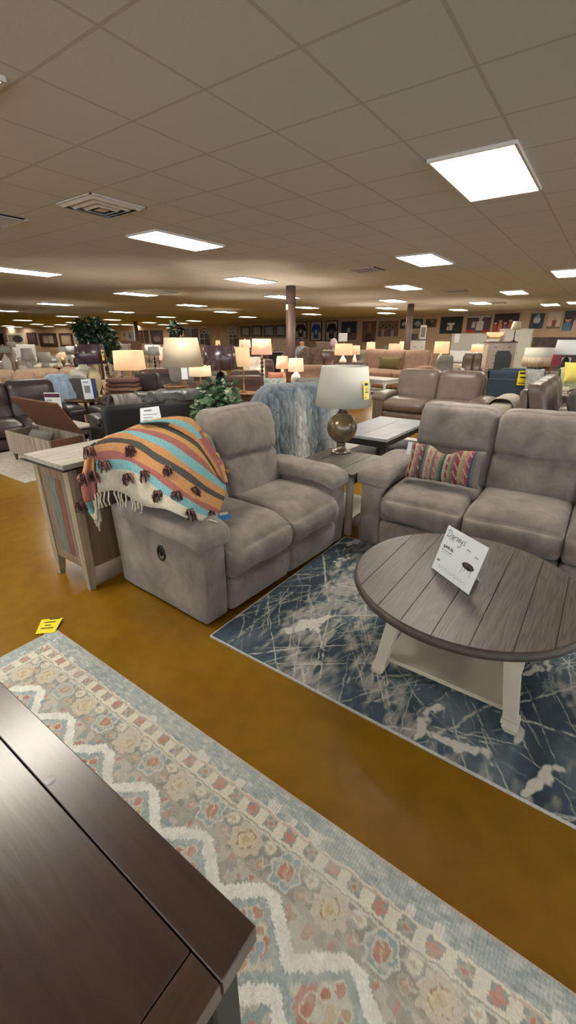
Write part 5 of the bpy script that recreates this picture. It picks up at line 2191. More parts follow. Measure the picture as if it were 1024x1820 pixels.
# wicker basket
q = rp(318, 694, 7.6)
side_table('side_table', 'table under the big cream shade lamp and wicker tray', 'side table', (q.x, q.y, 0), 0.8, 0.6, q.z, BROWNW, BROWNW, fa)
zt = q.z
mb = MB()
for k in range(5):
    r = 0.15 + 0.01 * k
    mb.lathe([(r - 0.012, 0.012 + 0.022 * k), (r, 0.002 + 0.022 * k), (r + 0.012, 0.012 + 0.022 * k), (r, 0.022 + 0.022 * k)], seg=28, closed=True)
mb.lathe([(0, 0), (0.14, 0), (0.14, 0.008), (0, 0.008)], seg=28)
qb = rp(313, 694, 7.42)
o = mb.build('wicker_basket', mat('wicker', (176, 134, 98), 0.8, col2=(110, 78, 54), scale=60), None, (qb.x, qb.y, zt))
tag(o, 'small round wicker basket at the foot of the big cream lamp', 'basket')
lamp('big cream shade lamp wrapped in clear film, above the black loveseat', 289, 362, 600, 651, 7.75, mat('cream_film_shade', (204, 186, 160), 0.35, emit=0.03, ecol=(255, 220, 176)), 'spindle', mat('tan_wood', (158, 122, 92), 0.6), 0.78, zrest=zt, tagc=None)
q = rp(328, 664, 7.35)
ht = MB()
ht.box((0, 0, 0), (0.10, 0.004, 0.18))
lo = [o for o in COL.objects if o.get('label', '').startswith('big cream shade lamp')][0]
o = ht.build('hang_tag', WHITEP, lo)
o.location = lo.matrix_basis.inverted() @ Vector((q.x, q.y, q.z))
o.rotation_euler = (0, 0, fa - lo.rotation_euler.z)
lamp('low glowing shade lamp half hidden by the big cream shade', 336, 376, 650, 668, 8.2, LITW, 'slim', BRASS, 0.95, finial=False, zrest=None)
lamp('dark purple wrapped wide shade lamp right of the big cream lamp', 361, 422, 615, 656, 8.6, WRAPP, 'urn', BLACKM, 0.9)
lamp('glowing amber tall shade lamp just right of the dark wrapped shade', 419, 445, 617, 651, 9.4, LIT, 'slim', BRASS, 0.92, square=0.4)
# brown leather recliner back
rb = recliner('recliner', 'brown leather recliner seen from behind, right of the ivy', 'recliner', (8.55, 6.75, 0), math.radians(128), 1, 0.70, LBROWN, arm_w=0.12, D=0.85, H=1.02, lean=0.02)
mb = MB()
mb.soft((0.47, 0.86, 0.50), (0.86, 0.06, 0.80), 0.02, 6)
mb.build('outer_back', LBROWN, rb)
PATP = mat('patterned_pillow_cloth', (210, 214, 206), 0.95, col2=(120, 132, 130), scale=9, distort=2.5, detail=1)
q = rp(476, 692, 8.8)
c_ = recliner('armchair', 'grey fabric armchair holding the pale patterned pillow', 'armchair', (q.x + 0.1, q.y - 0.5, 0), math.radians(-50), 1, 0.55, GREYF, arm_w=0.14, D=0.8, H=0.92)
pillow('pillow', 'pale grey patterned square pillow beside the brown recliner back', (q.x + 0.1, q.y - 0.1, 0.53), 0.42, 0.42, PATP, math.radians(-50), -12)
lamp('pinkish glowing shade lamp with yellow tag and dark spindle base', 447, 484, 602, 630, 11.5, LITP, 'spindle', DKWOOD, 0.9, tagc=YEL, tagu=0.5)
lamp('white shade lamp left of the pinkish one, behind the arched mirror', 425, 446, 604, 618, 15, LITW, 'slim', WHITEC, 0.9)
lamp('small pink glowing shade lamp with pink bottle base', 490, 514, 633, 655, 11.6, LITP, 'bottle', mat('pink_ceramic', (206, 140, 116), 0.4), 0.78, zrest=rp(505, 684, 11.4).z)
lamp('small cream glowing shade lamp with white ball base', 512, 540, 637, 660, 11.2, LITW, 'ball', WHITEC, 0.9, zrest=rp(505, 684, 11.4).z)
q = rp(522, 684, 11.4)
side_table('sofa_table', 'wide dark table under the pink and white ball lamps', 'side table', (q.x, q.y, 0), 1.3, 0.65, q.z, DKWOODX, DKWOOD, fa)
q = rp(490, 672, 10.8)
pillow('pillow', 'coral pillow left of the pink bottle lamp', (q.x, q.y, 0.62), 0.36, 0.3, mat('coral_cloth', (196, 128, 108), 0.95), fa, -15)
c_ = recliner('recliner', 'brown chair with a pale cover, left of the spindle lamp', 'recliner', (rp(440, 665, 12.3).x, rp(440, 665, 12.3).y, 0), math.radians(-50), 1, 0.6, LBROWN, arm_w=0.16, D=0.9, H=1.12)
q = rp(452, 660, 12.4)
drape('throw_blanket', 'cream throw covering the brown chair beside the spindle lamp', (q.x, q.y, 0), fa, [(0.4, 0.8), (0.2, 1.1), (0.05, 1.2), (-0.12, 1.15), (-0.2, 0.9), (-0.22, 0.7)], 0.6, PALEF, wob=0.03, sag=0.08)

# ficus
rd = random.Random(8)
q = rp(178, 640, 13.5)
fi = thing('ficus_tree', 'tall bushy dark green artificial ficus tree at left', 'plant', (q.x, q.y, 0))
mb = MB()
mb.lathe([(0.16, 0), (0.2, 0.3), (0.21, 0.34), (0.18, 0.34), (0.17, 0.3), (0, 0.3)], seg=24)
mb.build('pot', BLACKPL, fi)
mb = MB()
for k in range(3):
    a = k * 2.1
    mb.tube([(0.03 * math.cos(a), 0.03 * math.sin(a), 0.29), (0.06 * math.cos(a + 1), 0.06 * math.sin(a + 1), 0.9), (0.16 * math.cos(a), 0.16 * math.sin(a), 1.6)], [0.025, 0.02, 0.012], 7)
mb.build('trunk', BROWNW, fi)
zt_, zb_ = rp(178, 568, 13.5).z, rp(178, 640, 13.5).z
mb = MB()
hc = zt_ - zb_
leaf_cloud(mb, (0, 0, zb_ + hc * 0.62), (0.48, 0.5, hc * 0.38), 620, 0.15, rd, (0, 0, 1, 2), 0.5, 0.2)
leaf_cloud(mb, tuple(rt * 0.28 + Vector((0, 0, zb_ + hc * 0.3))), (0.35, 0.35, hc * 0.34), 240, 0.15, rd, (0, 1, 2), 0.7, 0.2)
leaf_cloud(mb, tuple(rt * -0.2 + Vector((0, 0, zb_ + hc * 0.8))), (0.4, 0.4, hc * 0.22), 220, 0.15, rd, (0, 1), 0.4, 0.2)
mb.build('foliage', FIC, fi, recalc=False)
# ================================================================== MIDDLE GROUND, RIGHT
BLTOP = mat('pale_grey_top', (150, 156, 162), 0.45, var=0.06, scale=4)
side_table('coffee_table', 'black coffee table with a pale grey two plank top behind the end table', 'coffee table', (6.05, 2.56, 0), 1.62, 0.82, 0.47, BLTOP, BLACKM, 0.0, legw=0.09, shelf=True, seam=True)
mb = MB()
mb.box((0, 0, 0.005), (2.0, 1.5, 0.01), 0.002)
o = mb.build('light_rug', mat('light_rug_pile', (196, 194, 188), 0.95, var=0.06, scale=20, bump=0.3), None, (6.6, 2.75, 0))
tag(o, 'light grey rug under the black coffee table', 'rug')
recliner('reclining_loveseat', 'taupe leather reclining loveseat with shiny backs beyond the sofa', 'loveseat', (8.75, 4.0, 0), math.radians(-90), 2, 0.88, LTAUPE, arm_w=0.25, D=1.0, H=1.07, arm_z=0.61, lean=0.16, crease=0.45, arm_pad_over=0.04)
nv = recliner('navy_loveseat', 'navy fabric loveseat seen from behind, with a yellow tag', 'loveseat', (13.4, 1.3, 0), math.radians(95), 1, 0.85, NAVY, arm_w=0.2, D=0.9, H=0.98, lean=0.03)
mb = MB()
mb.soft((0.625, 0.89, 0.5), (1.27, 0.06, 0.86), 0.02, 6)
mb.build('outer_back', NAVY, nv)
mb = MB()
mb.box((0.625, 0.925, 0.72), (1.26, 0.006, 0.012))
mb.build('back_seam', mat('navy_piping', (96, 112, 128), 0.7), nv)
q = rp(931, 671, 11.3)
mb = MB()
mb.box((0, 0, 0), (0.24, 0.004, 0.34))
tgp = mb.build('price_tag', YEL, nv)
tgp['label'] = 'yellow price tag'
iv_m = Matrix.Translation(nv.location) @ nv.rotation_euler.to_matrix().to_4x4()
lq = iv_m.inverted() @ q
tgp.location = (lq.x, 0.945, lq.z)
mb = MB()
mb.box((lq.x, 0.9485, lq.z + 0.12), (0.18, 0.002, 0.05))
mb.box((lq.x, 0.9485, lq.z + 0.02), (0.14, 0.002, 0.04))
mb.box((lq.x, 0.9485, lq.z - 0.12), (0.18, 0.002, 0.02))
mb.build('lettering', INK, tgp).location = (-tgp.location.x, -tgp.location.y, -tgp.location.z)
recliner('leather_sofa', 'taupe leather sofa seen end on at the right photo edge', 'sofa', (7.35, -0.02, 0), 0.0, 3, 0.82, LTAUPE, arm_w=0.25, D=1.0, H=1.05, lean=0.16, crease=0.4)
for k in range(2):
    pillow('pillow', ['charcoal grey pillow on the end on taupe sofa, nearer one', 'light grey pillow on the end on taupe sofa, farther one'][k], (8.0 + 0.75 * k, 0.30 - 0.02 * k, 0.53), 0.52, 0.40, [mat('charcoal_cloth', (92, 90, 90), 0.95), GREYF][k], 0.1, -20)
CRT = mat('cream_throw', (200, 194, 184), 0.95, var=0.05, scale=12, bump=0.3)
q = rp(905, 705, 8.6)
mb = MB()
mb.soft((0, 0, 0.29), (0.95, 0.40, 0.56), 0.07, 6)
o = mb.build('ottoman', PALEF, None, (9.3, 1.48, 0))
tag(o, 'pale ottoman under the cream throw beside the taupe end on sofa', 'ottoman')
drape('throw_blanket', 'cream throw sloping over the pale ottoman in front of the navy loveseat', (9.3, 1.48, 0), 0.0, [(0.232, 0.3), (0.236, 0.5), (0.15, 0.625), (0.0, 0.66), (-0.15, 0.625), (-0.236, 0.5), (-0.232, 0.25)], 0.9, CRT, wob=0.012, sag=0.0)
GRW = mat('green_white_throw', (196, 200, 168), 0.95, col2=(142, 150, 108), scale=14, bump=0.4, bscale=60, distort=1.5)
c_ = recliner('armchair', 'light armchair under the green and white throw at right', 'armchair', (12.3, 0.85, 0), math.radians(-75), 1, 0.75, PALEF, arm_w=0.18, D=0.9, H=0.98)
drape('throw_blanket', 'green and white patterned throw on the armchair right of the navy loveseat', (12.75, 0.42, 0), math.radians(-75), [(0.35, 0.7), (0.2, 1.0), (0.02, 1.07), (-0.16, 1.0), (-0.24, 0.8), (-0.28, 0.55)], 1.1, GRW, wob=0.035, sag=0.06)
q = rp(947, 690, 10.9)
pillow('pillow', 'round edged grey mottled pillow between navy loveseat and green throw', (q.x, q.y, max(0.53, q.z)), 0.44, 0.44, mat('mottled_pillow', (176, 176, 174), 0.95, col2=(110, 112, 114), scale=22), fa, -15)
q = rp(1016, 678, 10.5)
pillow('pillow', 'yellow pillow cut by the right photo edge', (q.x, q.y, max(0.53, q.z)), 0.42, 0.42, mat('yellow_cloth', (224, 208, 106), 0.9), fa, -15)

# tan three seat sofa with pillow
recliner('tan_sofa', 'tan three seat reclining sofa before the slim column', 'sofa', (15.2, 8.05, 0), math.radians(-100), 3, 0.86, PINKTAN, arm_w=0.22, D=1.0, H=1.30, seat_z=0.62, arm_z=0.8, lean=0.14, crease=0.45)
q = rp(691, 664, 16.3)
pillow('pillow', 'olive fur pillow on the tan three seat sofa', (q.x, q.y, 0.66), 0.86, 0.40, mat('olive_fur', (128, 112, 72), 0.95, col2=(84, 72, 46), scale=30, bump=0.8, bscale=60), math.radians(-100), -20)
side_table('coffee_table', 'white coffee table with turned legs before the tan sofa', 'coffee table', (13.3, 5.95, 0), 0.95, 1.2, 0.5, mat('grey_white_top', (186, 180, 178), 0.5), WHITEW, math.radians(-10), turned=True, shelf=True)
mb = MB()
mb.box((0, 0, 0.005), (1.6, 2.2, 0.01), 0.002)
o = mb.build('light_rug', MC['light_rug_pile'], None, (13.1, 5.9, 0), math.radians(-10))
tag(o, 'light rug under the white turned leg coffee table', 'rug')
# dark bench / footboard behind the lamp
q = rp(623, 655, 13.5)
bd = thing('bed_footboard', 'dark brown panel footboard behind the white lamp shade', 'headboard', (q.x, q.y, 0), fa)
zt = rp(623, 644, 13.5).z
mb = MB()
mb.box((0, 0, zt / 2), (1.05, 0.06, zt), 0.01)
mb.build('panel', LBROWN, bd)
mb = MB()
for k in range(5):
    mb.box((-0.4 + 0.2 * k, -0.034, zt - 0.08), (0.14, 0.01, 0.07), 0.003)
mb.build('carving', GREYF, bd)

# draped dark throws pile and tan sofa left of it
recliner('tan_sofa', 'tan sofa left of the big white lamp shade, partly hidden', 'sofa', (rp(520, 690, 13.6).x, rp(520, 690, 13.6).y, 0), math.radians(-52), 1, 0.9, PINKTAN, arm_w=0.22, D=0.9, H=0.9)
q = rp(546, 690, 15.8)
hc_ = recliner('recliner', 'brown leather recliner under the crumpled dark throw', 'recliner', (q.x, q.y, 0), math.radians(-75), 1, 0.62, LBROWN, arm_w=0.16, D=0.9, H=1.25)
drape('throw_blanket', 'crumpled dark brown fur throw on the recliner near the person', (rp(553, 650, 16.5).x, rp(553, 650, 16.5).y, 0), math.radians(-70), [(0.35, 0.9), (0.2, 1.25), (0.0, 1.36), (-0.2, 1.22), (-0.3, 0.95), (-0.34, 0.7)], 1.0,
      mat('brown_fur', (110, 88, 72), 0.95, col2=(58, 46, 40), scale=16, bump=0.8, bscale=50), wob=0.09, sag=0.35)

lamp('double wide glowing amber shade lamp on a white vase base behind the white drum', 595, 625, 611, 631, 15.5, LIT, 'ball', WHITEC, 0.95, square=0.5)
lamp('glowing rose amber shade lamp overlapping the wide amber one', 622, 639, 614, 630, 18.3, LITP, 'bottle', WHITEC, 0.95, square=0.4)
lamp('glowing narrow shade lamp between the white sign and the tan sofa', 650, 667, 608, 627, 18.7, LIT, 'urn', WHITEC, 0.85)
lamp('glowing rose shade lamp, left of the pair behind the tan sofa', 691, 712, 611, 628, 19, LITP, 'urn', WHITEC, 0.95, square=0.4)
lamp('glowing amber shade lamp, right of the pair behind the tan sofa', 710, 730, 607, 628, 21.4, LIT, 'urn', WHITEC, 0.95, square=0.4)
lamp('glowing amber shade lamp with yellow tag right of the slim column', 771, 797, 607, 628, 17, LIT, 'urn', WHITEC, 0.95, tagc=YEL, tagu=0.3)
lamp('small glowing cream shade lamp before the grey headboard', 839, 857, 612, 626, 18, LIT, 'urn', WHITEC, 0.96, square=0.5)
FRG = mat('fringed_shade', (208, 200, 184), 0.9, col2=(176, 146, 118), stretch=(10, 10, 0.6), scale=3)
fl = lamp('wide pale shade lamp with a fringed tan lower half near the red box', 930, 985, 618, 651, 13.9, SHADE_OFF, 'urn', BLACKM, 0.96, finial=False)
mb = MB()
c0_ = [o for o in fl.children if o.name.startswith('lamp_shade')][0]
zs = [v.co.z for v in c0_.data.vertices]
rs_ = max(math.hypot(v.co.x, v.co.y) for v in c0_.data.vertices)
mb.lathe([(rs_ + 0.004, min(zs)), (rs_ + 0.002, min(zs) + (max(zs) - min(zs)) * 0.5), (rs_, min(zs) + (max(zs) - min(zs)) * 0.5), (rs_ + 0.002, min(zs))], seg=28, closed=True)
mb.build('fringe_band', FRG, c0_)
lamp('white drum shade lamp cut by the right photo edge', 987, 1030, 604, 630, 12.0, mat('white_shade', (222, 224, 224), 0.8, emit=0.15), 'urn', BLACKM, 0.92)

# bedroom pieces against the picture wall
def chest(name, label, u0, u1, v0, v1, d, m, rows=4, cols=1, depth=0.45, mtop=None, hm=None, doors=False):
    a = rp(u0, v0, d)
    b_ = rp(u1, v0, d)
    z1 = (a.z + b_.z) / 2
    w = (Vector((a.x, a.y, 0)) - Vector((b_.x, b_.y, 0))).length
    c = (a + b_) / 2
    t = thing(name, label, 'cabinet' if doors else 'dresser', (c.x, c.y, 0), fa)
    mb = MB()
    mb.box((0, depth / 2, z1 / 2), (w, depth, z1 - 0.05), 0.008)
    mb.build('body', m, t)
    mb = MB()
    mb.box((0, depth / 2 - 0.01, z1 - 0.02), (w + 0.05, depth + 0.05, 0.04), 0.008)
    mb.build('top', mtop or m, t)
    if doors:
        for s in (-1, 1):
            mb = MB()
            mb.box((s * w / 4, -0.012, z1 / 2), (w / 2 - 0.04, 0.025, z1 - 0.25), 0.005)
            for sx in (-1, 1):
                mb.box((s * w / 4 + sx * (w / 4 - 0.06), -0.028, z1 / 2), (0.06, 0.012, z1 - 0.25), 0.003)
            mb.box((s * w / 4, -0.028, z1 - 0.17), (w / 2 - 0.04, 0.012, 0.06), 0.003)
            dd = mb.build('door', m, t)
            mb = MB()
            mb.lathe([(0, 0), (0.012, 0.0), (0.02, 0.02), (0, 0.025)], seg=10)
            for v in mb.bm.verts:
                v.co = Vector((s * 0.05 + v.co.x, -0.036 - v.co.z, z1 / 2 + v.co.y))
            mb.build('knob', hm or BLACKM, dd)
    else:
        hh = (z1 - 0.16) / rows
        for r in range(rows):
            for cc in range(cols):
                ww = w / cols
                mb = MB()
                mb.box((-w / 2 + ww * (cc + 0.5), -0.010, 0.10 + hh * (r + 0.5)), (ww - 0.05, 0.022, hh - 0.03), 0.005)
                dr = mb.build('drawer', m, t)
                for s in (-1, 1):
                    mb = MB()
                    mb.box((-w / 2 + ww * (cc + 0.5) + s * ww * 0.25, -0.03, 0.10 + hh * (r + 0.5)), (0.10, 0.02, 0.018), 0.004)
                    mb.build('handle', hm or BLACKM, dr)
    return t


WTOP = mat('whitewashed_wood', (204, 190, 178), 0.6, var=0.05, scale=5)
chest('chest_of_drawers', 'whitewashed chest of drawers with dark top holding a black slim lamp', 870, 919, 607, 650, 17.2, WTOP, 5, 1, mtop=BROWNW)
q = rp(880, 626, 17.0)
lamp('black slim base lamp with pale bell shade on the whitewashed chest', 908, 925, 571, 586, 17.35, mat('pale_bell_shade', (206, 198, 176), 0.8), 'slim', BLACKM, 0.72, zrest=rp(895, 607, 17.2).z, finial=False)
chest('armoire', 'tall pale grey armoire with panel doors behind the chest of drawers', 899, 949, 584, 640, 20.9, mat('pale_grey_paint', (190, 186, 178), 0.6), doors=True, depth=0.55)
mb = MB()
mb.box((0, 0, 0.0), (0.003, 0.003, 0.003))
mb.bm.free()
chest('white_console', 'white console chest behind the slim column', 732, 757, 603, 640, 19.5, WHITEW, 3, 1, mtop=GREYEDGE)
chest('white_cabinet', 'plain white cabinet left of the wide amber lamp', 575, 597, 622, 660, 18.3, WHITEW, 2, 1)
chest('grey_dresser', 'grey dresser under the blue jersey frame', 563, 592, 608, 640, 20, mat('grey_brown_paint', (150, 132, 120), 0.7), 3, 2)


def bed(label, u0, u1, v0, d, m, blanket):
    a, b_ = rp(u0, v0, d), rp(u1, v0, d)
    w = (a - b_).length
    c = (a + b_) / 2
    z1 = c.z
    t = thing('bed', label, 'bed', (c.x, c.y, 0), fa)
    mb = MB()
    mb.box((0, 0, z1 / 2), (w, 0.08, z1), 0.02)
    mb.build('headboard', m, t)
    mb = MB()
    mb.soft((0, -1.05, 0.45), (w - 0.1, 1.95, 0.35), 0.1, 8)
    mb.build('mattress', blanket, t)
    mb = MB()
    mb.box((0, -1.05, 0.17), (w - 0.04, 2.0, 0.26), 0.01)
    mb.build('frame', m, t)
    return t, w


bd_, w_ = bed('bed with a pale grey headboard and white pillows at the picture wall', 804, 866, 593, 20.8, mat('pale_grey_headboard', (180, 180, 174), 0.8), PALEF)
for k in range(3):
    p_ = bd_.location + Matrix.Rotation(fa, 3, 'Z') @ Vector((-w_ / 2 + w_ * (k + 0.5) / 3, -0.25, 0))
    pillow('pillow', ['white bed pillow at left against the grey headboard', 'white bed pillow in the middle of the grey headboard', 'white bed pillow at right against the grey headboard'][k], (p_.x, p_.y, 0.66), 0.62, 0.5, WHITEP, fa, -15, 'white bed pillows')
q = rp(811, 601, 20.6)
mb = MB()
mb.box((0, -0.045, q.z), (0.22, 0.006, 0.36))
o = mb.build('hang_tag', WHITEP, bd_)
o.location = (-w_ / 2 + 0.22, 0, 0)
chest('nightstand', 'white nightstand with a glowing orange bowl lamp right of the grey bed', 868, 888, 602, 640, 20.9, WHITEW, 3, 1)
q = rp(881, 602, 18.7)
t = thing('bowl_lamp', 'glowing orange bowl lamp on the white nightstand', 'lamp', (rp(879, 602, 21.15).x, rp(879, 602, 21.15).y, rp(879, 602, 20.9).z), fa)
mb = MB()
mb.lathe([(0.0, 0.06), (0.18, 0.06), (0.34, 0.14), (0.37, 0.26), (0.35, 0.27), (0.32, 0.15), (0.17, 0.075), (0.0, 0.075)], seg=28)
mb.build('bowl', LIT, t)
mb = MB()
mb.lathe([(0.12, 0), (0.12, 0.02), (0.05, 0.06)], seg=16)
mb.build('foot', BRASS, t)
for (lab, u0, u1, v, d, m_, n) in (('taupe recliner right of the tagged amber lamp', 774, 815, 632, 16.0, GREYF, 1), ('brown two tone loveseat below the grey headboard bed', 822, 868, 628, 16.0, LTAUPE, 2)):
    a, b_ = rp(u0, v, d), rp(u1, v, d)
    w = (a - b_).length
    recliner('recliner' if n == 1 else 'loveseat', lab, 'recliner' if n == 1 else 'loveseat', (a.x, a.y, 0), math.radians(-70), n, (w - 0.3) / n, m_, arm_w=0.15, D=0.9, H=a.z, lean=0.1)
a = rp(905, 640, 16)
recliner('armchair', 'dark charcoal armchair before the chest of drawers', 'armchair', (a.x + 0.1, a.y, 0), math.radians(110), 1, 0.45, mat('charcoal_fabric', (58, 62, 66), 0.9), arm_w=0.1, D=0.7, H=rp(915, 623, 16).z, lean=0.02)
q = rp(987, 650, 13.0)
side_table('side_table', 'small table under the red box and white card near the right edge', 'side table', (q.x + 0.07, q.y - 0.1, 0), 0.8, 0.4, q.z, BROWNW, BROWNW, fa)
mb = MB()
mb.box((0, 0, 0.15), (0.18, 0.16, 0.30), 0.004)
o = mb.build('gift_box', mat('red_card', (140, 30, 48), 0.5), None, (q.x, q.y, q.z), fa)
tag(o, 'dark red box between the fringed lamp and the white drum lamp', 'box')
q2 = rp(1003, 650, 12.3)
mb = MB()
mb.box((0, 0, 0.11), (0.26, 0.02, 0.22), 0.002)
o = mb.build('display_card', WHITEP, None, (q.x + rt.x * 0.28, q.y + rt.y * 0.28, q.z), fa)
tag(o, 'white folded card right of the dark red box', 'sign')
# wood bed at right edge
bed('bed with a weathered brown headboard behind the white edge lamp', 948, 1040, 599, 16.5, mat('weathered_brown', (112, 92, 78), 0.7, col2=(76, 62, 54), scale=6), GREYF)
# green chair
a = rp(677, 616, 20)
recliner('armchair', 'dark green armchair peeking behind the tan sofa', 'armchair', (a.x, a.y, 0), math.radians(-70), 1, 0.34, mat('green_velvet', (60, 84, 68), 0.9), arm_w=0.1, D=0.7, H=a.z)
# small white framed mirror on console
q = rp(752, 592, 19.6)
t = thing('picture_frame', 'small white frame standing on the white console right of the slim column', 'picture frame', (q.x, q.y, rp(745, 603, 19.5).z), fa)
mb = MB()
zz = rp(752, 578, 19.6).z - t.location.z
mb.box((0, 0, zz / 2), (0.26, 0.03, zz), 0.004)
mb.build('frame', WHITEW, t)
mb = MB()
mb.box((0, -0.018, zz / 2), (0.18, 0.006, zz * 0.7))
mb.build('print', GREYF, t)
q = rp(740, 603, 19.3)
mb = MB()
mb.box((0, 0.2, 0.11), (0.3, 0.15, 0.22), 0.01)
o = mb.build('basket_box', mat('dark_box', (60, 54, 50), 0.8), None, (rp(737, 603, 19.55).x, rp(737, 603, 19.55).y, rp(745, 603, 19.5).z), fa)
tag(o, 'dark box on the white console beside the slim column', 'box')
# standing white sign near jerseys
q = rp(609, 612, 19)
t = thing('standing_sign', 'white square sign board standing left of the narrow glowing lamp', 'sign', (q.x, q.y, 0), fa)
mb = MB()
z1 = rp(609, 592, 19).z
mb.box((0, 0, z1 - 0.16), (0.36, 0.02, 0.32), 0.002)
mb.build('board', WHITEP, t)
mb = MB()
mb.box((0, 0, (z1 - 0.32) / 2), (0.03, 0.03, z1 - 0.32))
mb.lathe([(0.16, 0), (0.16, 0.02), (0.03, 0.03)], seg=20)
mb.build('stand', BLACKM, t)
# pink balloon-like ornament
q = rp(593, 612, 18)
t = thing('ornament', 'round pink and white ornament on the grey dresser', 'ornament', (q.x, q.y, 0), fa)
zt = rp(593, 601, 18).z
mb = MB()
prof = [(max(0, 0.14 * math.cos(-PI / 2 + PI * k / 12)), zt - 0.17 + 0.17 * math.sin(-PI / 2 + PI * k / 12)) for k in range(13)]
mb.lathe(prof, seg=20)
mb.build('ball', mat('pink_print', (220, 160, 180), 0.6, col2=(230, 224, 220), scale=8), t)
mb = MB()
mb.tube([(0, 0, 0.01), (0, 0, zt - 0.33)], 0.015, 6)
mb.lathe([(0.14, 0), (0.14, 0.02), (0.02, 0.03)], seg=20)
mb.build('stand', WHITEW, t)

# person ---------------------------------------------------------------
def person():
    q = rp(537, 600, 17.4)
    top = rp(536, 602, 17.4).z
    t = thing('person', 'person in a light blue shirt standing beside the nearer column', 'person', (q.x, q.y, 0), fa)
    s = top / 1.75
    J = {'pel': (0, 0, 0.95), 'sp': (0, 0.01, 1.15), 'ch': (0, 0.0, 1.36), 'nk': (0, -0.01, 1.49), 'hd': (0, -0.03, 1.60), 'ht': (0, -0.01, 1.70),
         'ls': (-0.18, 0.0, 1.41), 'le': (-0.24, 0.03, 1.14), 'lw': (-0.20, -0.12, 0.93), 'lh': (-0.18, -0.16, 0.86),
         'rs': (0.18, 0.0, 1.41), 're': (0.24, 0.03, 1.14), 'rw': (0.20, -0.12, 0.93), 'rh': (0.18, -0.16, 0.86),
         'lhp': (-0.09, 0, 0.90), 'lk': (-0.10, -0.02, 0.50), 'la': (-0.10, 0.02, 0.08), 'lt': (-0.11, -0.14, 0.03),
         'rhp': (0.09, 0, 0.90), 'rk': (0.10, -0.02, 0.50), 'ra': (0.10, 0.02, 0.08), 'rt': (0.11, -0.14, 0.03)}
    R = {'pel': .14, 'sp': .13, 'ch': .15, 'nk': .055, 'hd': .095, 'ht': .075, 'ls': .065, 'le': .045, 'lw': .03, 'lh': .035, 'rs': .065, 're': .045, 'rw': .03, 'rh': .035,
         'lhp': .10, 'lk': .06, 'la': .045, 'lt': .035, 'rhp': .10, 'rk': .06, 'ra': .045, 'rt': .035}
    E = [('pel', 'sp'), ('sp', 'ch'), ('ch', 'nk'), ('nk', 'hd'), ('hd', 'ht'), ('ch', 'ls'), ('ls', 'le'), ('le', 'lw'), ('lw', 'lh'), ('ch', 'rs'), ('rs', 're'), ('re', 'rw'), ('rw', 'rh'),
         ('pel', 'lhp'), ('lhp', 'lk'), ('lk', 'la'), ('la', 'lt'), ('pel', 'rhp'), ('rhp', 'rk'), ('rk', 'ra'), ('ra', 'rt')]
    ks = list(J)
    verts = [tuple(c * s for c in J[k]) for k in ks]
    edges = [(ks.index(a), ks.index(b)) for a, b in E]
    # fingers: five short chains per hand
    for sd in ('l', 'r'):
        sg_ = -1 if sd == 'l' else 1
        hb = J[sd + 'h']
        for f in range(5):
            base = len(verts)
            if f < 4:
                a = (hb[0] + sg_ * (-0.024 + 0.016 * f), hb[1] - 0.02, hb[2] - 0.04)
                b = (a[0], a[1] - 0.02, a[2] - (0.045 if f in (1, 2) else 0.035))
            else:
                a = (hb[0] - sg_ * 0.04, hb[1] - 0.01, hb[2] - 0.0)
                b = (a[0] - sg_ * 0.012, a[1] - 0.025, a[2] - 0.03)
            verts += [tuple(c * s for c in a), tuple(c * s for c in b)]
            edges += [(ks.index(sd + 'h'), base), (base, base + 1)]
    me = bpy.data.meshes.new('body')
    me.from_pydata(verts, edges, [])
    o = bpy.data.objects.new('body', me)
    COL.objects.link(o)
    o.parent = t
    md = o.modifiers.new('skin', 'SKIN')
    sv_ = me.skin_vertices[0].data if me.skin_vertices else None
    if sv_ is None:
        bpy.context.view_layer.objects.active = o
        me.attributes
    else:
        for i, k in enumerate(ks):
            sv_[i].radius = (R[k] * s, R[k] * s * (0.75 if k in ('pel', 'sp', 'ch') else 1))
        for i in range(len(ks), len(verts)):
            sv_[i].radius = (0.009, 0.009)
        sv_[0].use_root = True
    o.modifiers.new('sub', 'SUBSURF').levels = 2
    o.modifiers['sub'].render_levels = 2
    SKIN = mat('skin', (196, 150, 124), 0.6)
    me.materials.append(SKIN)
    # clothes: shirt torso, sleeves, trousers as close fitting shells
    mb = MB()
    mb.lathe([(0.15 * s, 0.88 * s), (0.165 * s, 1.0 * s), (0.165 * s, 1.2 * s), (0.19 * s, 1.36 * s), (0.15 * s, 1.45 * s), (0.07 * s, 1.485 * s)], seg=20, sy=0.8)
    for sg_ in (-1, 1):
        mb.tube([(sg_ * 0.15 * s, 0, 1.42 * s), (sg_ * 0.2 * s, 0.01, 1.33 * s), (sg_ * 0.245 * s, 0.03 * s, 1.14 * s), (sg_ * 0.215 * s, -0.08 * s, 0.98 * s)], [0.075, 0.078, 0.062, 0.05], 10)
    mb.build('shirt', mat('light_blue_shirt', (150, 164, 172), 0.9), t)
    mb = MB()
    mb.lathe([(0.15 * s, 0.84 * s), (0.155 * s, 0.95 * s)], seg=20, sy=0.85)
    for sg_ in (-1, 1):
        mb.tube([(sg_ * 0.085 * s, 0, 0.92 * s), (sg_ * 0.10 * s, -0.02 * s, 0.5 * s), (sg_ * 0.10 * s, 0.02 * s, 0.06 * s)], [0.11, 0.08, 0.065], 10)
    mb.build('trousers', mat('dark_trousers', (48, 50, 58), 0.9), t)
    mb = MB()
    mb.soft((0, 0.0, 1.665 * s), (0.20 * s, 0.22 * s, 0.19 * s), 0.09, 8, lambda a, b, c, q_: (q_.x, q_.y + (0.02 if c < 0 else 0), q_.z + (0.03 if b < -0.2 and c < 0 else 0)))
    mb.build('hair', mat('dark_hair', (30, 26, 25), 0.6), t)
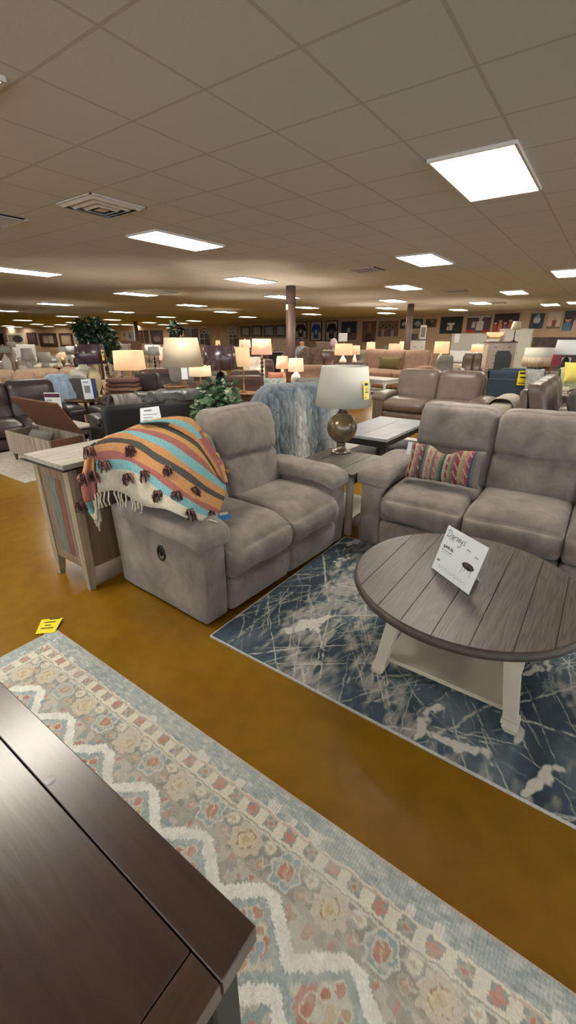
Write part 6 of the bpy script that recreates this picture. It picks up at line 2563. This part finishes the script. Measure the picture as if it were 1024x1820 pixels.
    mb = MB()
    for sx in (-1, 1):
        mb.soft((sx * 0.035 * s, -0.118 * s, 1.605 * s), (0.022, 0.012, 0.012), 0.005, 3, mi=0)
        mb.soft((sx * 0.10 * s, -0.02 * s, 1.60 * s), (0.02, 0.035, 0.06), 0.008, 3, mi=1)
    mb.soft((0, -0.13 * s, 1.58 * s), (0.025, 0.03, 0.05), 0.01, 4, mi=1)
    mb.soft((0, -0.12 * s, 1.54 * s), (0.05, 0.012, 0.012), 0.005, 3, mi=2)
    mb.build('face', [INK, SKIN, mat('lips', (160, 96, 88), 0.6)], t)


person()

# ================================================================== WALL PICTURES
def wall_hit(u, v, A, Bp, off=0.02):
    d = ray(u, v)
    t_ = (Bp - A).normalized()
    n_ = Vector((-t_.y, t_.x, 0))
    if n_.dot(CAM - A) < 0:
        n_ = -n_
    A2 = A + n_ * off
    k = (A2 - CAM).dot(n_) / d.dot(n_)
    return CAM + d * k, n_


FRAMES = {'black': BLACKM, 'brown': DKWOODX, 'none': mat('canvas_edge', (70, 60, 56), 0.8), 'white': WHITEW, 'pale': mat('pale_frame', (206, 196, 180), 0.6)}
PC_ = {}


def pm(c, g=0.0):
    k = ('print',) + tuple(c)
    if k not in PC_:
        PC_[k] = mat('print_%02x%02x%02x' % tuple(c), c, 0.6)
    return PC_[k]


def picture(label, u0, v0, u1, v1, frame, bg, shapes, A, Bp, name='framed_picture', cat='picture', fwid=0.05, border=True, group=None, arch=False):
    a, n_ = wall_hit(u0, v1, A, Bp)
    b_, _ = wall_hit(u1, v1, A, Bp)
    c_, _ = wall_hit((u0 + u1) / 2, v0, A, Bp)
    a.z = b_.z = (a.z + b_.z) / 2
    w = (b_ - a).length
    h = c_.z - a.z
    t = thing(name, label, cat, ((a.x + b_.x) / 2, (a.y + b_.y) / 2, a.z), math.atan2((b_ - a).y, (b_ - a).x), group)
    mb = MB()
    fw_ = min(fwid, w * 0.12)
    if arch:
        r = w / 2
        pts = [(-r, 0, 0), (r, 0, 0)] + [(r * math.cos(PI * k / 16), 0, h - r + r * math.sin(PI * k / 16)) for k in range(17)]
        mb.prism(pts, (0, -0.02, 0))
        mb.build('mirror_glass', mat('mirror_glass', (150, 160, 160), 0.1, metal=0.8), t)
        mb = MB()
        P_ = [(-r, -0.03, 0)] + [(r * math.cos(PI - PI * k / 16), -0.03, h - r + r * math.sin(PI * k / 16)) for k in range(17)] + [(r, -0.03, 0), (-r, -0.03, 0)]
        mb.tube(P_, w * 0.07, 6)
        r2 = r * 0.45
        mb.tube([(r2 * math.cos(PI * k / 12), -0.03, h - r + r2 * math.sin(PI * k / 12)) for k in range(13)], w * 0.03, 5)
        for k in range(1, 6):
            an = PI * k / 6
            mb.tube([(r2 * math.cos(an), -0.03, h - r + r2 * math.sin(an)), (r * math.cos(an), -0.03, h - r + r * math.sin(an))], w * 0.03, 5)
        mb.tube([(0, -0.03, 0), (0, -0.03, h - r)], w * 0.03, 5)
        mb.tube([(-r, -0.03, h * 0.35), (r, -0.03, h * 0.35)], w * 0.03, 5)
        mb.tube([(-r, -0.03, h - r), (r, -0.03, h - r)], w * 0.03, 5)
        mb.build('frame', FRAMES['pale'], t)
        return t
    mb.box((0, -0.012, h / 2), (w - 0.01, 0.02, h - 0.01))
    mats = [pm(bg)]
    for k, (c, pts) in enumerate(shapes):
        mm = pm(c)
        if mm not in mats:
            mats.append(mm)
        if isinstance(pts, tuple):            # ellipse (cx, cy, rx, ry)
            cx, cy, rx, ry = pts
            P_ = [(cx + rx * math.cos(2 * PI * i / 14), cy + ry * math.sin(2 * PI * i / 14)) for i in range(14)]
        else:
            P_ = pts
        mb.poly([((p[0] - 0.5) * w, -0.024 - 0.003 * k, p[1] * h) for p in P_], mats.index(mm))
    mb.build('print', mats, t, recalc=False)
    if border:
        mb = MB()
        for s in (-1, 1):
            mb.box((s * (w / 2 - fw_ / 2), -0.03 - 0.002 * len(shapes), h / 2), (fw_, 0.06 + 0.004 * len(shapes), h), 0.004)
        mb.box((0, -0.03 - 0.002 * len(shapes), fw_ / 2), (w - 2 * fw_, 0.058 + 0.004 * len(shapes), fw_), 0.004)
        mb.box((0, -0.03 - 0.002 * len(shapes), h - fw_ / 2), (w - 2 * fw_, 0.058 + 0.004 * len(shapes), fw_), 0.004)
        mb.build('frame', FRAMES[frame], t)
    return t


def shirt(c, c2=None):
    s = [(c, [(0.30, 0.12), (0.70, 0.12), (0.72, 0.52), (0.82, 0.40), (0.94, 0.52), (0.80, 0.80), (0.62, 0.88), (0.5, 0.83), (0.38, 0.88), (0.20, 0.80), (0.06, 0.52), (0.18, 0.40), (0.28, 0.52)])]
    if c2:
        s.append((c2, [(0.40, 0.34), (0.60, 0.34), (0.60, 0.56), (0.40, 0.56)]))
    return s


def folk(n, tops, skin=(196, 150, 126), y=0.0, sc=1.0):
    s = []
    for i in range(n):
        x = (i + 0.5) / n
        yy = y + (0.12 if i % 2 else 0)
        r = 0.30 / n * sc
        s.append((tops[i % len(tops)], [(x - r * 1.5, 0), (x + r * 1.5, 0), (x + r * 1.3, yy + 0.32), (x + r * 0.5, yy + 0.40), (x - r * 0.5, yy + 0.40), (x - r * 1.3, yy + 0.32)]))
        s.append((skin, (x, yy + 0.50, r, 0.11)))
        s.append(((50, 38, 32), (x, yy + 0.57, r, 0.055)))
    return s


WA, WB = P0.copy(), P1.copy()
WA.z = WB.z = 0
R = [
    ('framed white and black jersey picture, leftmost of the three jerseys', 524, 572, 546, 602, 'black', (196, 186, 178), shirt((30, 34, 38), (180, 180, 180))),
    ('framed bright blue jersey, middle of the three jerseys', 552, 571, 572, 606, 'black', (200, 196, 200), shirt((44, 84, 170), (190, 200, 220))),
    ('framed black jersey, rightmost of the three jerseys', 579, 570, 600, 606, 'black', (190, 188, 184), shirt((28, 30, 34), (120, 120, 124))),
    ('navy poster with a small pale figure right of the jerseys', 606, 571, 633, 604, 'none', (40, 58, 74), [((160, 176, 184), (0.5, 0.52, 0.12, 0.14)), ((110, 92, 84), [(0.3, 0.0), (0.98, 0.0), (0.98, 0.36), (0.6, 0.42)])]),
    ('brown toned tall photo left of the brown team photo', 643, 571, 667, 608, 'none', (116, 82, 72), [((160, 108, 90), (0.55, 0.62, 0.14, 0.2)), ((90, 58, 52), [(0.2, 0), (0.8, 0), (0.7, 0.42), (0.3, 0.42)]), ((180, 140, 116), (0.55, 0.84, 0.1, 0.07))]),
    ('brown toned team photo left of the slim column', 672, 570, 707, 598, 'none', (140, 112, 100), folk(6, [(96, 84, 96), (170, 160, 160), (120, 96, 90)], (150, 110, 96), 0.0)),
    ('green sports action photo partly behind the slim column', 711, 567, 751, 584, 'none', (46, 70, 64), [((180, 196, 190), (0.2, 0.5, 0.12, 0.22)), ((150, 170, 164), (0.78, 0.5, 0.14, 0.28)), ((214, 214, 208), (0.34, 0.7, 0.06, 0.14))]),
    ('small dark sports photo right of the slim column', 756, 567, 775, 582, 'none', (92, 78, 60), [((54, 50, 46), (0.45, 0.45, 0.3, 0.3)), ((170, 150, 120), (0.6, 0.7, 0.12, 0.16))]),
    ('dark poster with a white block letter T', 781, 563, 820, 593, 'none', (34, 42, 42), [((206, 204, 204), [(0.42, 0.20), (0.58, 0.20), (0.58, 0.52), (0.66, 0.52), (0.66, 0.64), (0.34, 0.64), (0.34, 0.52), (0.42, 0.52)]), ((214, 188, 184), [(0.32, 0.22), (0.40, 0.20), (0.40, 0.44), (0.34, 0.46)])]),
    ('red and white football players photo', 828, 560, 870, 591, 'none', (84, 70, 78), [((214, 206, 206), [(0.42, 0.12), (0.7, 0.12), (0.72, 0.6), (0.58, 0.74), (0.42, 0.6)]), ((206, 196, 200), (0.58, 0.82, 0.09, 0.1)), ((200, 190, 194), [(0.22, 0.28), (0.38, 0.28), (0.38, 0.62), (0.24, 0.62)]), ((186, 62, 54), [(0.0, 0.0), (0.4, 0.0), (0.4, 0.13), (0.0, 0.16)]), ((186, 62, 54), [(0.72, 0.02), (1.0, 0.02), (1.0, 0.16), (0.72, 0.14)]), ((200, 196, 190), [(0.02, 0.86), (0.98, 0.86), (0.98, 0.96), (0.02, 0.96)])]),
    ('dark group portrait of people in warm lit rows', 875, 557, 919, 590, 'none', (52, 48, 54), folk(5, [(176, 80, 70), (206, 120, 104), (120, 104, 110)], (214, 150, 122), 0.0)),
    ('photo of a football player in white and navy', 940, 557, 964, 584, 'none', (64, 76, 84), [((196, 200, 202), (0.5, 0.55, 0.26, 0.26)), ((44, 62, 100), [(0.3, 0.0), (0.7, 0.0), (0.72, 0.34), (0.3, 0.36)]), ((150, 160, 168), (0.55, 0.82, 0.14, 0.14))]),
    ('pale photo of a person in red', 971, 554, 995, 584, 'none', (206, 198, 188), [((160, 66, 74), [(0.36, 0.1), (0.64, 0.1), (0.66, 0.5), (0.36, 0.5)]), ((196, 150, 130), (0.52, 0.6, 0.09, 0.09)), ((120, 116, 100), [(0.0, 0.0), (1, 0.0), (1, 0.1), (0, 0.14)])]),
    ('photo of two people in blue shirts at the right edge', 998, 552, 1032, 588, 'none', (74, 80, 92), folk(2, [(92, 130, 164), (206, 176, 180)], (206, 156, 132), 0.05)),
]
for (lab, u0, v0, u1, v1, fr_, bg, shp) in R:
    picture(lab, u0, v0, u1, v1, fr_, bg, shp, WA, WB, border=(fr_ != 'none'), fwid=0.05)
for k, (u0, v0, u1, v1) in enumerate(((429, 580, 445, 598), (449, 579, 466, 598), (470, 578.5, 488, 598), (491, 578, 509, 598))):
    picture('black framed pale grey print, %s of the row of four left of the near column' % ['leftmost', 'second', 'third', 'rightmost'][k], u0, v0, u1, v1, 'black', (150, 160, 166), [((178, 184, 186), [(0.25, 0.2), (0.75, 0.2), (0.75, 0.8), (0.25, 0.8)])], WA, WB, fwid=0.08, group='row of four grey prints')
picture('white arched window mirror, right one by the grey prints', 408, 578, 423, 613, 'white', (0, 0, 0), [], WA, WB, 'arched_mirror', 'mirror', arch=True)
LA, LB = P1.copy(), P2.copy()
LA.z = LB.z = 0
picture('white arched window mirror, left one by the tall brown frames', 356, 581, 373, 613, 'white', (0, 0, 0), [], LA, LB, 'arched_mirror', 'mirror', arch=True)
Lp = [
    ('dark arched frame cut by the left edge', 0, 593, 9, 612, 'brown', (84, 60, 56), []),
    ('pale poster with a dark humped shape on the left wall', 15, 592, 46, 613, 'pale', (190, 182, 166), [((74, 66, 62), (0.62, 0.5, 0.3, 0.3))]),
    ('plain dark brown picture on the left wall', 51, 591, 68, 613, 'brown', (76, 50, 46), []),
    ('dark wide frame with bright centre panes on the left wall', 73, 592, 104, 616, 'brown', (90, 66, 58), [((186, 178, 164), [(0.22, 0.25), (0.78, 0.25), (0.78, 0.8), (0.22, 0.8)]), ((110, 90, 80), [(0.48, 0.25), (0.52, 0.25), (0.52, 0.8), (0.48, 0.8)])]),
    ('brown framed tan mirror left of the ficus', 109, 592, 132, 617, 'brown', (150, 122, 98), [((176, 150, 120), [(0.2, 0.2), (0.8, 0.2), (0.8, 0.8), (0.2, 0.8)])]),
    ('pale patterned panel touching the ficus', 133, 592, 148, 611, 'pale', (186, 166, 140), [((210, 200, 180), (0.3, 0.6, 0.15, 0.2)), ((140, 120, 100), (0.7, 0.4, 0.15, 0.2))]),
    ('white print right of the ficus', 200, 590, 209, 604, 'white', (206, 200, 194), []),
    ('white print before the map picture', 217, 589, 227, 603, 'white', (204, 200, 196), [((150, 150, 156), (0.5, 0.5, 0.2, 0.2))]),
    ('large map like white print left of the far thin column', 228, 588, 242, 613, 'white', (190, 188, 190), [((140, 140, 146), (0.4, 0.6, 0.2, 0.15))]),
    ('narrow dark frame right of the far thin column', 247, 587, 256, 610, 'brown', (120, 84, 62), []),
    ('narrow dark frame beside the purple photo', 258, 587, 266, 610, 'brown', (96, 72, 62), []),
    ('dark framed purple photo above the cream lamp', 270, 587, 291, 612, 'brown', (96, 76, 84), [((150, 130, 136), (0.5, 0.4, 0.3, 0.2))]),
    ('short narrow dark frame above the cream lamp', 328, 583, 339, 600, 'brown', (70, 52, 46), []),
    ('tall narrow dark frame left of the arched mirror', 342, 583, 354, 614, 'brown', (64, 46, 42), []),
]
for (lab, u0, v0, u1, v1, fr_, bg, shp) in Lp:
    picture(lab, u0, v0, u1, v1, fr_, bg, shp, LA, LB, fwid=0.25)

# wall lamp glow between the arched mirrors
pwl, nwl = wall_hit(391, 598, WA, WB, 0.1)
# ================================================================== FAR LEFT CLUTTER
WSH = [mat('white_lamp_shade', (214, 212, 206), 0.8), mat('pale_grey_shade', (176, 176, 172), 0.8)]
lamp('wide grey shade lamp at the far left edge', -4, 19, 615, 627, 14.5, WSH[1], 'ball', WHITEC, 0.9)
lamp('white shade lamp in front of the plain brown picture', 40, 62, 619, 641, 16.5, WSH[0], 'urn', WHITEC, 0.8)
lamp('squat white shade lamp right of the white one below the bright panes', 68, 92, 626, 644, 17, WSH[0], 'ball', WHITEC, 0.85)
lamp('small glowing orange lamp left of the purple wrapped shade', 105, 117, 627, 635, 18, LIT, 'urn', BRASS, 0.9)
lamp('pale shade lamp right behind the small glowing orange lamp', 119, 137, 615, 630, 19, WSH[1], 'urn', WHITEC, 0.9)
lamp('tiny white shade lamp at left behind the wide tan sofa', 14, 28, 608, 617, 22, WSH[0], 'urn', WHITEC, 0.85)
lamp('white shade lamp behind the orange box lamp', 258, 287, 613, 630, 15, WSH[0], 'slim', WHITEC, 0.9)
lamp('grey shade lamp right of the white one above the dark sofa', 264, 284, 616, 632, 12.5, WSH[1], 'spindle', BLACKM, 0.9)
lamp('glowing tall shade lamp seen behind the orange box lamp', 283, 296, 617, 640, 14, LITW, 'slim', BRASS, 0.95)
lamp('tiny glowing shade lamp between the two arched mirrors', 383, 392, 605, 614, 22, LIT, 'slim', BRASS, 0.85)
for (lab, u0, u1, v, d, m_, n, hgt) in (
        ('pale linen sofa behind the wide tan sofa', 10, 60, 636, 18, PALEF, 2, None),
        ('dark charcoal armchair near the small orange lamp', 112, 134, 636, 16.5, mat('charcoal_fabric', (58, 62, 66), 0.9), 1, None),
        ('white slip covered chair behind the wide tan sofa', 82, 100, 630, 19, PALEF, 1, None),
        ('grey loveseat behind the folded brown throws', 196, 240, 650, 13.2, TANF, 2, None),
        ('tan sofa far behind the orange box lamp', 236, 300, 632, 19, TANF, 3, None),
        ('grey sofa far behind the dark wrapped shade lamp', 330, 400, 640, 14, GREYF, 2, None),
        ('rose tan loveseat under the pinkish spindle lamp', 470, 510, 646, 15, PINKTAN, 2, None),
        ('pale sofa far behind the ficus', 190, 235, 634, 21, PALEF, 2, None),
        ('tan recliner at the far left behind the grey lamp', -20, 14, 640, 15.5, TANF, 1, None),
        ('grey sectional sofa beyond the ficus at left', 90, 150, 640, 21, GREYF, 2, None),
        ('dark brown loveseat beyond the near column', 440, 500, 622, 22, LBROWN, 2, None),
        ('taupe sofa below the jersey frames', 500, 560, 626, 21, LTAUPE, 2, None),
        ('grey armchair beyond the tan three seat sofa', 640, 668, 622, 21, GREYF, 1, None),
):
    a, b_ = rp(u0, v, d), rp(u1, v, d)
    w = (a - b_).length
    nm = 'armchair' if n == 1 else ('loveseat' if n == 2 else 'sofa')
    recliner(nm, lab, nm, (a.x, a.y, 0), fa + 0.15, n, max(0.35, (w - 0.3) / n), m_, arm_w=0.15, D=0.9, H=min(1.35, a.z), lean=0.1)
# white beds and boxes, far left
bed('bed with a white headboard in the far left corner', 20, 62, 612, 24, WHITEW, WHITEP)
bed('bed with a pale headboard right behind the white lamps', 104, 142, 616, 25.5, mat('cream_headboard', (204, 198, 184), 0.7), WHITEP)
bed('bed with a dark headboard behind the ficus', 205, 250, 606, 26, BROWNW, GREYF)
chest('white_dresser', 'white dresser behind the orange box lamp at left', 196, 226, 612, 640, 23, WHITEW, 3, 2)
chest('brown_dresser', 'dark brown dresser under the four grey prints', 436, 476, 603, 640, 24, BROWNW, 3, 2)
chest('tan_dresser', 'tan dresser right of the pinkish lamp, below the prints', 484, 508, 602, 640, 25, TANF, 3, 1)
chest('dark_chest', 'black chest behind the pinkish spindle lamp', 478, 502, 626, 660, 13.5, BLACKM, 3, 1)
# clock / plant top on the far wall ledge
q = rp(317, 597, 30)
pc_ = thing('potted_plant', 'small dark potted plant on a ledge above the cream lamp', 'plant', (q.x, q.y, 0))
z0_ = rp(316, 598, 30).z
mb = MB()
mb.box((0, 0, z0_ / 2), (0.8, 0.5, z0_), 0.02)
mb.build('pedestal', BROWNW, pc_)
mb = MB()
leaf_cloud(mb, (-0.2, 0, z0_ + 0.4), (0.4, 0.3, 0.38), 120, 0.3, random.Random(12), (0, 1, 2))
mb.build('foliage', FIC, pc_, recalc=False)

# ================================================================== LIGHT AND VIEW
wd = bpy.data.worlds.new('world')
SC.world = wd
wd.use_nodes = True
wd.node_tree.nodes['Background'].inputs[0].default_value = (0.9, 0.95, 1, 1)
wd.node_tree.nodes['Background'].inputs[1].default_value = 5.2
vs_ = SC.view_settings
vs_.view_transform = 'Standard'
vs_.look = 'None'
vs_.gamma = 1.0
vs_.use_curve_mapping = False
vs_.exposure = 0.0
cy = SC.cycles
cy.max_bounces = 10
cy.diffuse_bounces = 6
cy.glossy_bounces = 4
cy.caustics_reflective = False
cy.caustics_refractive = False
cy.sample_clamp_indirect = 4.0
cy.use_denoising = True
